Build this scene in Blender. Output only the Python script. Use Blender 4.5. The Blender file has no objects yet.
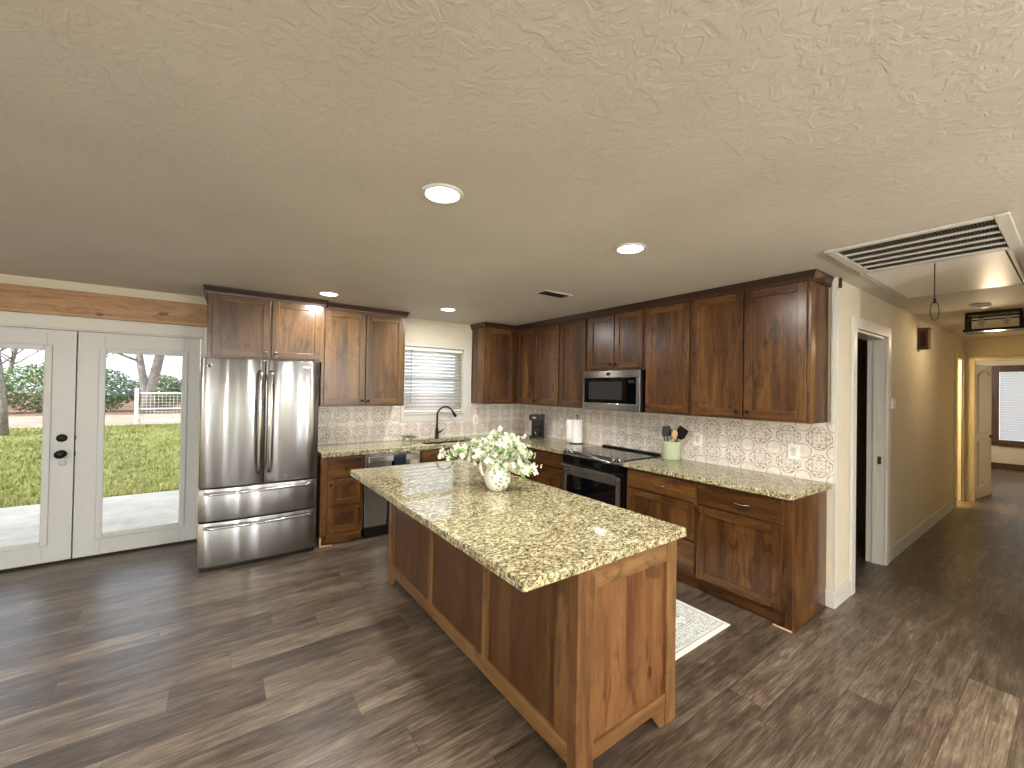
import bpy, bmesh, math, random
from mathutils import Vector, Matrix
PI = math.pi
S = bpy.context.scene
COL = S.collection
random.seed(7)

# ---------------------------------------------------------------- camera
yaw, pitch, roll = math.radians(-35.7726), math.radians(0.5726), math.radians(0.9705)
fw = Vector((-math.sin(yaw)*math.cos(pitch), math.cos(yaw)*math.cos(pitch), math.sin(pitch)))
rt = Vector((math.cos(yaw), math.sin(yaw), 0)); up = rt.cross(fw)
r2 = rt*math.cos(roll) + up*math.sin(roll); u2 = -rt*math.sin(roll) + up*math.cos(roll)
cam = bpy.data.objects.new('camera', bpy.data.cameras.new('camera')); COL.objects.link(cam)
m = Matrix((r2, u2, -fw)).transposed().to_4x4(); m.translation = Vector((-3.7224, -4.95, 1.5776))
cam.matrix_world = m
cam.data.sensor_width = 36; cam.data.lens = 412.65*36/1024; cam.data.clip_start = .05; cam.data.clip_end = 400
S.camera = cam
S.view_settings.view_transform = 'Standard'; S.view_settings.look = 'None'
S.view_settings.gamma = 1; S.view_settings.use_curve_mapping = False
S.view_settings.exposure = 0.42

# ---------------------------------------------------------------- world and sun
W = bpy.data.worlds.new('sky'); S.world = W; W.use_nodes = True
wn = W.node_tree; wn.nodes.clear()
wo = wn.nodes.new('ShaderNodeOutputWorld'); bg = wn.nodes.new('ShaderNodeBackground')
sky = wn.nodes.new('ShaderNodeTexSky'); sky.sky_type = 'NISHITA'; sky.sun_disc = False
sky.sun_elevation = math.radians(32); sky.sun_rotation = math.radians(-100); sky.dust_density = 2.0
mx = wn.nodes.new('ShaderNodeMix'); mx.data_type = 'RGBA'; mx.inputs[0].default_value = .90
sc = wn.nodes.new('ShaderNodeMix'); sc.data_type = 'RGBA'; sc.blend_type = 'MULTIPLY'; sc.inputs[0].default_value = 1
sc.inputs[7].default_value = (.25, .25, .25, 1)
wn.links.new(sky.outputs[0], sc.inputs[6]); wn.links.new(sc.outputs[2], mx.inputs[6])
mx.inputs[7].default_value = (.80, .90, 1.0, 1)
wn.links.new(mx.outputs[2], bg.inputs[0]); bg.inputs[1].default_value = 1.8
wn.links.new(bg.outputs[0], wo.inputs[0])
def sun():
    l = bpy.data.lights.new('sun', 'SUN'); l.energy = 5.0; l.angle = math.radians(1.0); l.color = (1, .93, .80)
    o = bpy.data.objects.new('sun', l); COL.objects.link(o)
    o.rotation_euler = Vector((.80, .22, -.50)).to_track_quat('-Z', 'Y').to_euler(); o.location = (-10, 5, 12)
sun()

# ---------------------------------------------------------------- node helpers
class NT:
    def __init__(s, name):
        s.mat = bpy.data.materials.new(name); s.mat.use_nodes = True
        s.t = s.mat.node_tree; s.t.nodes.clear()
        s.out = s.n('ShaderNodeOutputMaterial')
    def n(s, typ, **kw):
        x = s.t.nodes.new(typ)
        for k, v in kw.items(): setattr(x, k, v)
        return x
    def put(s, sock, v):
        if v is None: return
        if hasattr(v, 'is_linked') or hasattr(v, 'links'): s.t.links.new(v, sock)
        else:
            if sock.type == 'RGBA' and len(v) == 3: v = (*v, 1)
            sock.default_value = v
    def m(s, op, a, b=None, c=None):
        x = s.n('ShaderNodeMath', operation=op)
        s.put(x.inputs[0], a)
        if b is not None: s.put(x.inputs[1], b)
        if c is not None: s.put(x.inputs[2], c)
        return x.outputs[0]
    def pos(s):
        return s.n('ShaderNodeNewGeometry').outputs['Position']
    def xyz(s, v):
        x = s.n('ShaderNodeSeparateXYZ'); s.put(x.inputs[0], v); return x.outputs
    def comb(s, a, b, c):
        x = s.n('ShaderNodeCombineXYZ'); s.put(x.inputs[0], a); s.put(x.inputs[1], b); s.put(x.inputs[2], c); return x.outputs[0]
    def scale(s, v, sc_, off=None):
        x = s.n('ShaderNodeMapping'); s.put(x.inputs[0], v); x.inputs['Scale'].default_value = sc_
        if off is not None: s.put(x.inputs['Location'], off)
        return x.outputs[0]
    def noise(s, v, scale, detail=3, rough=.5, dist=0, out=0):
        x = s.n('ShaderNodeTexNoise'); s.put(x.inputs['Vector'], v); x.inputs['Scale'].default_value = scale
        x.inputs['Detail'].default_value = detail; x.inputs['Roughness'].default_value = rough; x.inputs['Distortion'].default_value = dist
        return x.outputs[out]
    def voro(s, v, scale, feature='F1', out='Distance', rnd=1):
        x = s.n('ShaderNodeTexVoronoi', feature=feature); s.put(x.inputs['Vector'], v); x.inputs['Scale'].default_value = scale
        x.inputs['Randomness'].default_value = rnd
        return x.outputs[out]
    def ramp(s, f, stops):
        x = s.n('ShaderNodeValToRGB'); s.put(x.inputs[0], f); e = x.color_ramp.elements
        while len(e) < len(stops): e.new(.5)
        for el, (p, c) in zip(e, stops):
            el.position = p; el.color = (*c, 1) if len(c) == 3 else c
        return x.outputs[0]
    def mix(s, f, a, b, bt='MIX'):
        x = s.n('ShaderNodeMix', data_type='RGBA', blend_type=bt); s.put(x.inputs[0], f); s.put(x.inputs[6], a); s.put(x.inputs[7], b)
        return x.outputs[2]
    def bump(s, h, strength=.2, dist=.01):
        x = s.n('ShaderNodeBump'); s.put(x.inputs['Height'], h); x.inputs['Strength'].default_value = strength
        x.inputs['Distance'].default_value = dist; return x.outputs[0]
    def bsdf(s, col, rough=.5, metal=0, normal=None, spec=.5, **kw):
        x = s.n('ShaderNodeBsdfPrincipled'); s.put(x.inputs['Base Color'], col); s.put(x.inputs['Roughness'], rough)
        s.put(x.inputs['Metallic'], metal); s.put(x.inputs['Specular IOR Level'], spec)
        if normal is not None: s.put(x.inputs['Normal'], normal)
        for k, v in kw.items(): s.put(x.inputs[k], v)
        s.t.links.new(x.outputs[0], s.out.inputs[0]); return s.mat
def C(r, g, b):
    f = lambda v: (v/255/12.92 if v/255 <= .04045 else ((v/255+.055)/1.055)**2.4)
    return (f(r), f(g), f(b))
def plain(name, rgb, rough=.5, metal=0, var=.06, nscale=30, bumps=0, **kw):
    n = NT(name); c = C(*rgb); f = n.noise(n.pos(), nscale, 3)
    col = n.ramp(f, [(.3, tuple(v*(1-var) for v in c)), (.7, tuple(min(1, v*(1+var)) for v in c))])
    nm = n.bump(n.noise(n.pos(), nscale*4, 2), bumps, .003) if bumps else None
    return n.bsdf(col, rough, metal, nm, **kw)

def wood(name, horiz=False, dark=(38, 21, 9), mid=(78, 48, 21), light=(114, 77, 38), rough=.28, knots=True, streak=.3):
    n = NT(name)
    oi = n.n('ShaderNodeObjectInfo').outputs['Random']
    off = n.comb(n.m('MULTIPLY', oi, 37.0), n.m('MULTIPLY', oi, 19.0), n.m('MULTIPLY', oi, 53.0))
    va = n.n('ShaderNodeVectorMath', operation='ADD'); n.put(va.inputs[0], n.pos()); n.put(va.inputs[1], off)
    P = va.outputs[0]
    s1 = (1.3, 1.3, 11) if horiz else (11, 11, 1.1)
    warp = n.noise(n.scale(P, (.5, .5, 2) if horiz else (2, 2, .5)), 1.6, 2)
    PW = n.n('ShaderNodeVectorMath', operation='ADD'); n.put(PW.inputs[0], n.scale(P, s1))
    n.put(PW.inputs[1], n.comb(n.m('MULTIPLY', warp, 2.2), n.m('MULTIPLY', warp, 2.2), n.m('MULTIPLY', warp, 1.2)))
    g1 = n.noise(PW.outputs[0], 1.2, 5, .62, .6)
    g2 = n.noise(n.scale(P, tuple(v*7 for v in s1)), 1.0, 3, .6)
    # glued boards: each board its own tone
    x, y, z = n.xyz(P)[0:3]
    w = n.m('FLOOR', n.m('MULTIPLY', z if horiz else n.m('ADD', x, y), 9.0))
    wnz = n.n('ShaderNodeTexWhiteNoise', noise_dimensions='1D'); n.put(wnz.inputs['W'], w)
    bt = n.m('MULTIPLY', n.m('SUBTRACT', wnz.outputs[0], .5), .16)
    f = n.m('ADD', n.m('ADD', n.m('MULTIPLY', g1, .72), n.m('MULTIPLY', g2, .28)), bt)
    col = n.ramp(f, [(.26, C(*dark)), (.47, C(*mid)), (.68, C(*light))])
    if knots:
        kv = n.voro(n.scale(P, (1.6, 1.6, 4.2) if horiz else (4.2, 4.2, 1.6)), 1.1)
        kn = n.noise(P, 22, 2)
        kf = n.ramp(n.m('ADD', kv, n.m('MULTIPLY', kn, .12)), [(.115, (1, 1, 1)), (.16, (0, 0, 0))])
        col = n.mix(n.m('MULTIPLY', kf, .75), col, C(38, 20, 10))
        st = n.noise(n.scale(P, (2.2, 2.2, 20) if horiz else (20, 20, 2.2)), 1.1, 4, .55, .9)
        stf = n.ramp(st, [(.60, (0, 0, 0)), (.68, (1, 1, 1))])
        col = n.mix(n.m('MULTIPLY', stf, streak), col, C(92, 44, 20))
        sm = n.noise(n.scale(P, (2, 2, 5) if horiz else (5, 5, 2)), 2.4, 3, .6, 1.0)
        sf = n.ramp(sm, [(.56, (0, 0, 0)), (.66, (1, 1, 1))])
        col = n.mix(n.m('MULTIPLY', sf, .60), col, C(*dark))
    return n.bsdf(col, rough, 0, n.bump(g2, .08, .002), Coat_Weight=None) if False else n.bsdf(col, rough, 0, n.bump(g2, .08, .002))

MT = {}
MT['wv'] = wood('alder_vertical'); MT['wh'] = wood('alder_horizontal', True)
MT['lv'] = wood('alder_left_vertical', dark=(46, 29, 13), mid=(84, 58, 30), light=(116, 85, 50)); MT['lh'] = wood('alder_left_horizontal', True, dark=(46, 29, 13), mid=(84, 58, 30), light=(116, 85, 50))
MT['iv'] = wood('island_alder_vertical', dark=(74, 46, 24), mid=(108, 76, 45), light=(132, 99, 62), streak=.25); MT['ih'] = wood('island_alder_horizontal', True, dark=(82, 54, 30), mid=(112, 80, 48), light=(136, 104, 66))
MT['ip'] = wood('island_knotty_panel', dark=(62, 34, 16), mid=(100, 64, 36), light=(124, 88, 54), streak=.8)
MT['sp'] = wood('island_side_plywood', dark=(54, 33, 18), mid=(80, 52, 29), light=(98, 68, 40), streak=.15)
MT['crown'] = wood('dark_stained_molding', True, (34, 18, 10), (56, 32, 20), (74, 46, 30), .35, False)
MT['pine'] = wood('pine_board', True, (132, 94, 60), (168, 128, 88), (186, 150, 110), .5, True)
MT['dwood'] = wood('dark_window_wood', False, (46, 26, 14), (70, 40, 22), (86, 54, 32), .4, False)
MT['rawwood'] = wood('pale_raw_wood', True, (176, 132, 92), (206, 164, 122), (224, 188, 150), .6, False)
MT['wall'] = plain('wall_paint', (212, 203, 182), .75, var=.03, nscale=6, bumps=.15)
MT['hall'] = plain('hall_paint', (212, 202, 178), .7, var=.03, nscale=6, bumps=.15)
MT['white'] = plain('white_trim_paint', (206, 203, 194), .4, var=.02)
MT['door'] = plain('door_paint', (196, 197, 194), .38, var=.02)
MT['steel'] = None
MT['black'] = plain('black_plastic', (10, 10, 11), .32, var=.2)
MT['bglass'] = plain('black_glass', (7, 7, 8), .04, var=.1)
MT['bmatte'] = plain('matte_black_metal', (20, 18, 17), .45, .4, var=.1)
MT['bronze'] = plain('oil_rubbed_bronze', (62, 44, 32), .32, .9)
MT['nickel'] = plain('satin_nickel', (186, 178, 164), .25, 1.0)
MT['chrome'] = plain('polished_metal', (205, 205, 205), .12, 1.0)
MT['plate'] = plain('white_plastic', (236, 233, 226), .35, var=.01)
MT['paper'] = plain('paper_towel', (244, 242, 238), .9, var=.02, bumps=.3)
MT['crock'] = plain('pale_green_glaze', (188, 196, 164), .18, var=.05)
MT['dark'] = plain('dark_void_and_display', (40, 37, 34), .9)  # dark display tone, also standing in for shade inside ceiling openings
MT['navy'] = plain('navy_cloth', (26, 30, 48), .9, var=.3, nscale=60)
MT['leaf'] = plain('green_leaf', (118, 152, 84), .5, var=.35, nscale=40)
MT['petal'] = plain('white_petal', (216, 218, 196), .6, var=.04, nscale=60)
MT['stem'] = plain('green_stem', (112, 128, 70), .6)
MT['pistil'] = plain('yellow_center', (214, 208, 130), .6)
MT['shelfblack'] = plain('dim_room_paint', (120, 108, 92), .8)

def steel(name, axis):
    n = NT(name); P = n.pos()
    v = n.noise(n.scale(P, {'x': (4.5, 4.5, .2), 'h': (.3, .3, 30)}[axis]), 1.0, 1, .5)
    fine = n.noise(n.scale(P, {'x': (260, 260, 2), 'h': (2, 2, 260)}[axis]), 1.0, 2)
    x = n.bump(n.m('ADD', n.m('MULTIPLY', v, 1.5 if axis == 'x' else .0), n.m('MULTIPLY', fine, .001)), .45, .03)
    col = n.ramp(fine, [(.2, C(158, 158, 158)), (.8, C(176, 176, 176))])
    tg = n.n('ShaderNodeTangent', direction_type='RADIAL', axis='Z')
    return n.bsdf(col, .22, 1.0, x, Anisotropic=.88, Tangent=tg.outputs[0], **({'Anisotropic Rotation': 0.25}))
MT['steel'] = steel('stainless_steel', 'x')
MT['steelh'] = steel('stainless_steel_horizontal', 'h')

def granite():
    n = NT('granite'); P = n.pos()
    Q = n.scale(P, (1.0, 1.25, 1.1))
    a = n.noise(Q, 46, 5, .66, .7); b = n.noise(Q, 95, 4, .65, .5); c = n.noise(Q, 17, 3, .55, .9); d = n.noise(n.scale(P, (1, 1, 1), (3.1, 1.7, .4)), 64, 4, .62, .8)
    base = n.ramp(n.m('ADD', n.m('MULTIPLY', a, .75), n.m('MULTIPLY', c, .25)), [(.41, C(116, 102, 70)), (.475, C(170, 157, 114)), (.54, C(204, 194, 152)), (.63, C(224, 218, 192))])
    gr = n.ramp(d, [(.535, (0, 0, 0)), (.58, (1, 1, 1))])
    base = n.mix(n.m('MULTIPLY', gr, .7), base, C(138, 134, 112))
    e = n.noise(n.scale(P, (1, 1.3, 1), (7.7, 2.2, .1)), 70, 4, .7, .9)
    dk = n.ramp(e, [(.43, (1, 1, 1)), (.46, (0, 0, 0))])
    base = n.mix(n.m('MULTIPLY', dk, .9), base, C(56, 46, 34))
    dk2 = n.ramp(b, [(.40, (1, 1, 1)), (.43, (0, 0, 0))])
    base = n.mix(n.m('MULTIPLY', dk2, .8), base, C(40, 34, 28))
    return n.bsdf(base, .045, 0, None, .6)
MT['granite'] = granite()

def floor_mat():
    n = NT('vinyl_plank_floor'); P = n.pos(); x, y, z = n.xyz(P)[0:3]
    wd, ln = .183, 1.22
    v = n.m('DIVIDE', y, wd); row = n.m('FLOOR', v)
    wr = n.n('ShaderNodeTexWhiteNoise', noise_dimensions='1D'); n.put(wr.inputs['W'], row)
    u = n.m('ADD', n.m('DIVIDE', x, ln), n.m('MULTIPLY', wr.outputs[0], 7.0)); cl = n.m('FLOOR', u)
    wc = n.n('ShaderNodeTexWhiteNoise', noise_dimensions='2D'); n.put(wc.inputs['Vector'], n.comb(row, cl, 0))
    r = wc.outputs[0]
    off = n.comb(n.m('MULTIPLY', r, 31), n.m('MULTIPLY', r, 57), 0)
    va = n.n('ShaderNodeVectorMath', operation='ADD'); n.put(va.inputs[0], P); n.put(va.inputs[1], off); Q = va.outputs[0]
    g = n.noise(n.scale(Q, (1.1, 8, 1)), 1.8, 6, .62, 1.4)
    g2 = n.noise(n.scale(Q, (2.2, 60, 1)), 2.4, 4, .68, .8)
    bl = n.noise(n.scale(Q, (1.2, 3.2, 1)), 2.4, 4, .6, 1.2)
    f = n.m('ADD', n.m('ADD', n.m('MULTIPLY', g, .40), n.m('MULTIPLY', g2, .50)), n.m('MULTIPLY', n.m('SUBTRACT', r, .5), .12))
    f = n.m('ADD', f, n.m('MULTIPLY', n.m('SUBTRACT', bl, .5), .25))
    col = n.ramp(f, [(.27, C(46, 37, 31)), (.40, C(78, 65, 54)), (.50, C(106, 92, 77)), (.64, C(148, 134, 114))])
    fu = n.m('FRACT', u); fv = n.m('FRACT', v)
    e1 = n.m('LESS_THAN', n.m('MINIMUM', fv, n.m('SUBTRACT', 1, fv)), .010)
    e2 = n.m('LESS_THAN', n.m('MINIMUM', fu, n.m('SUBTRACT', 1, fu)), .0012)
    e = n.m('MAXIMUM', e1, e2)
    col = n.mix(n.m('MULTIPLY', e, .6), col, C(34, 26, 22))
    rgh = n.m('ADD', .27, n.m('MULTIPLY', g2, .16))
    return n.bsdf(col, rgh, 0, n.bump(n.m('SUBTRACT', n.m('MULTIPLY', g2, .5), e), .14, .002), .5)
MT['floor'] = floor_mat()

def ceiling_mat():
    n = NT('textured_ceiling'); P = n.pos()
    a = n.noise(n.scale(P, (1, 1, 1)), 16, 4, .6, 1.5); b = n.voro(n.scale(P, (1, 1, 1)), 34)
    ar = n.ramp(a, [(.46, (0, 0, 0)), (.58, (1, 1, 1))])
    h = n.m('ADD', n.m('MULTIPLY', ar, .6), n.m('MULTIPLY', b, .35))
    col = n.ramp(n.noise(P, 1.2, 3), [(.3, C(202, 195, 182)), (.7, C(212, 205, 193))])
    return n.bsdf(col, .62, 0, n.bump(h, .34, .005), .4)
MT['ceil'] = ceiling_mat()

def tile_mat(name, axis, u0):
    n = NT(name); P = n.pos(); X = n.xyz(P); u = n.m('DIVIDE', n.m('SUBTRACT', X[0 if axis == 'x' else 1], u0), .2067)
    v = n.m('DIVIDE', n.m('SUBTRACT', X[2], 1.131), .2067)
    cx = n.m('SUBTRACT', n.m('FRACT', n.m('ADD', u, .5)), .5); cy = n.m('SUBTRACT', n.m('FRACT', n.m('ADD', v, .5)), .5)
    gx = n.m('SUBTRACT', n.m('FRACT', u), .5); gy = n.m('SUBTRACT', n.m('FRACT', v), .5)
    ln = lambda a, b: n.m('SQRT', n.m('ADD', n.m('MULTIPLY', a, a), n.m('MULTIPLY', b, b)))
    dc = ln(cx, cy); dg = ln(gx, gy)
    band = lambda d, r, w: n.m('LESS_THAN', n.m('ABSOLUTE', n.m('SUBTRACT', d, r)), w)
    ax, ay = n.m('ABSOLUTE', gx), n.m('ABSOLUTE', gy)
    oc = n.m('MAXIMUM', n.m('MAXIMUM', ax, ay), n.m('MULTIPLY', n.m('ADD', ax, ay), .775))
    th = n.m('ARCTAN2', gy, gx)
    c8 = n.m('COSINE', n.m('MULTIPLY', th, 8)); c4 = n.m('COSINE', n.m('MULTIPLY', th, 4))
    o1 = band(oc, .405, .017)
    pet = band(dg, n.m('ADD', .275, n.m('MULTIPLY', c8, .055)), .022)
    pet2 = band(dg, n.m('ADD', .155, n.m('MULTIPLY', c4, .07)), .022)
    pet3 = n.m('MULTIPLY', n.m('LESS_THAN', dg, .33), n.m('GREATER_THAN', c8, .90))
    spk = n.m('MULTIPLY', n.m('LESS_THAN', n.m('ABSOLUTE', n.m('SUBTRACT', dg, .36)), .025), n.m('LESS_THAN', c8, -.2))
    rg = n.m('MAXIMUM', band(dc, .265, .017), n.m('MULTIPLY', band(dc, .225, .004), .4))
    mk = o1
    for q in (pet, pet2, pet3, spk, rg): mk = n.m('MAXIMUM', mk, q)
    wear = n.ramp(n.noise(P, 60, 3), [(.35, (.35, .35, .35)), (.6, (1, 1, 1))])
    col = n.mix(n.m('MULTIPLY', n.m('MULTIPLY', mk, wear), .85), n.ramp(n.noise(P, 12, 2), [(.3, C(219, 211, 199)), (.7, C(231, 225, 214))]), C(134, 104, 88))
    gro = n.m('MAXIMUM', n.m('LESS_THAN', n.m('ABSOLUTE', cx), .006), n.m('LESS_THAN', n.m('ABSOLUTE', cy), .006))
    col = n.mix(n.m('MULTIPLY', gro, .35), col, C(180, 170, 156))
    return n.bsdf(col, .3, 0, n.bump(n.m('SUBTRACT', 0, gro), .2, .001), .5)
MT['tile_y'] = tile_mat('patterned_tile_range_wall', 'y', -3.675)
MT['tile_x'] = tile_mat('patterned_tile_window_wall', 'x', -2.850)

def rug_mat():
    n = NT('rug_pattern'); X = n.xyz(n.pos()); x0_, x1_, y0_, y1_ = -1.62, -.865, -3.555, -2.30
    dx = n.m('MINIMUM', n.m('SUBTRACT', X[0], x0_), n.m('SUBTRACT', x1_, X[0])); dy = n.m('MINIMUM', n.m('SUBTRACT', X[1], y0_), n.m('SUBTRACT', y1_, X[1]))
    d = n.m('MINIMUM', dx, dy)
    ln = lambda a, w: n.m('LESS_THAN', n.m('ABSOLUTE', n.m('SUBTRACT', d, a)), w)
    P = n.pos()
    vo = n.voro(P, 15); fl = n.m('LESS_THAN', n.m('ABSOLUTE', n.m('SUBTRACT', n.noise(P, 14, 3, .6, 1.5), .5)), .022)
    fl3 = n.m('LESS_THAN', n.m('ABSOLUTE', n.m('SUBTRACT', vo, .3)), .05); fl = n.m('MAXIMUM', fl, fl3)
    fl2 = n.m('LESS_THAN', n.voro(P, 11), .16)
    mk = n.m('MAXIMUM', fl, fl2)
    inb = n.m('MULTIPLY', n.m('GREATER_THAN', d, .045), n.m('LESS_THAN', d, .15))
    v2 = n.voro(P, 26, rnd=.6); sw = n.m('MAXIMUM', n.m('LESS_THAN', n.m('ABSOLUTE', n.m('SUBTRACT', v2, .34)), .07), n.m('LESS_THAN', v2, .10))
    mk = n.m('MAXIMUM', n.m('MULTIPLY', mk, n.m('GREATER_THAN', d, .17)), n.m('MULTIPLY', sw, inb))
    for a in (.035, .16, .175): mk = n.m('MAXIMUM', mk, ln(a, .004))
    mk = n.m('MULTIPLY', mk, n.m('GREATER_THAN', d, .025))
    col = n.mix(n.m('MULTIPLY', mk, .8), C(226, 225, 217), C(128, 136, 134))
    col = n.mix(n.m('MULTIPLY', n.m('MULTIPLY', inb, .35), 1.0), col, C(178, 186, 186))
    return n.bsdf(col, .95, 0, n.bump(n.noise(P, 400, 2), .3, .002), .1)
MT['rug'] = rug_mat()

def glass(name='window_glass', tint=(1, 1, 1)):
    n = NT(name); t = n.n('ShaderNodeBsdfTransparent'); t.inputs[0].default_value = (*tint, 1)
    g = n.n('ShaderNodeBsdfGlossy'); g.inputs['Roughness'].default_value = .01
    f = n.n('ShaderNodeFresnel'); f.inputs[0].default_value = 1.4
    x = n.n('ShaderNodeMixShader'); n.t.links.new(f.outputs[0], x.inputs[0]); n.t.links.new(t.outputs[0], x.inputs[1]); n.t.links.new(g.outputs[0], x.inputs[2])
    n.t.links.new(x.outputs[0], n.out.inputs[0]); return n.mat
MT['glass'] = glass(); MT['cglass'] = glass('clear_glass', (.85, .87, .86))
def emit(name, rgb, st):
    n = NT(name); e = n.n('ShaderNodeEmission'); e.inputs[0].default_value = (*rgb, 1); e.inputs[1].default_value = st
    n.t.links.new(e.outputs[0], n.out.inputs[0]); return n.mat
MT['led'] = emit('lit_lamp_lens', (1, .97, .92), 14)
def slat():
    n = NT('blind_slat'); d = n.n('ShaderNodeBsdfPrincipled'); d.inputs['Base Color'].default_value = (*C(238, 238, 236), 1); d.inputs['Roughness'].default_value = .4
    t = n.n('ShaderNodeBsdfTranslucent'); t.inputs[0].default_value = (.9, .9, .92, 1)
    x = n.n('ShaderNodeMixShader'); x.inputs[0].default_value = .6; n.t.links.new(d.outputs[0], x.inputs[1]); n.t.links.new(t.outputs[0], x.inputs[2])
    n.t.links.new(x.outputs[0], n.out.inputs[0]); return n.mat
MT['slat'] = slat()
def pitcher_mat():
    n = NT('pitcher_glaze'); tc = n.n('ShaderNodeTexCoord').outputs['Object']; X = n.xyz(tc)
    v = n.voro(tc, 42); nz = n.noise(tc, 36, 3)
    mk = n.m('LESS_THAN', n.m('ADD', v, n.m('MULTIPLY', nz, .3)), .58)
    # painted sprig only on a patch of the side
    cx = n.m('SUBTRACT', X[0], .045); cz = n.m('SUBTRACT', X[2], .095)
    d = n.m('SQRT', n.m('ADD', n.m('MULTIPLY', cx, cx), n.m('MULTIPLY', n.m('MULTIPLY', cz, cz), .6)))
    mk = n.m('MULTIPLY', mk, n.m('LESS_THAN', n.m('ADD', d, n.m('MULTIPLY', nz, .03)), .095))
    c = n.ramp(n.noise(tc, 55, 2), [(.4, C(92, 122, 92)), (.6, C(140, 132, 106))])
    return n.bsdf(n.mix(n.m('MULTIPLY', mk, .8), C(232, 228, 214), c), .15)
MT['pitcher'] = pitcher_mat()
def ground_mat(name, c1, c2, c3, s1=9, bump_=.4):
    n = NT(name); P = n.pos(); f = n.m('ADD', n.m('MULTIPLY', n.noise(P, s1, 5, .7), .6), n.m('MULTIPLY', n.noise(P, .5, 3), .4))
    return n.bsdf(n.ramp(f, [(.35, C(*c1)), (.5, C(*c2)), (.66, C(*c3))]), .9, 0, n.bump(n.noise(P, s1*3, 3), bump_, .02), .2)
MT['lawn'] = ground_mat('lawn_grass', (96, 100, 50), (126, 128, 72), (152, 150, 94), 14)
MT['blade'] = ground_mat('grass_blade', (98, 110, 48), (134, 138, 74), (164, 160, 106), 3, 0)
MT['patio'] = ground_mat('patio_concrete', (128, 126, 122), (148, 146, 141), (164, 162, 157), 3, .1)
MT['dirt'] = ground_mat('dirt_drive', (140, 126, 110), (162, 148, 132), (178, 166, 152), 2)
MT['litter'] = ground_mat('dry_leaf_litter', (92, 66, 50), (130, 98, 78), (164, 132, 108), 6)
MT['hedge'] = ground_mat('evergreen_foliage', (50, 78, 48), (84, 114, 72), (124, 146, 98), 2.5, 0)
MT['bark'] = ground_mat('tree_bark', (84, 78, 76), (118, 110, 106), (146, 138, 132), 5)
MT['twig'] = ground_mat('dry_twig', (130, 108, 96), (160, 136, 120), (186, 164, 148), 5, 0)
MT['brick'] = ground_mat('exterior_siding', (170, 158, 140), (184, 172, 154), (196, 184, 168), 2, .1)

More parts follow.
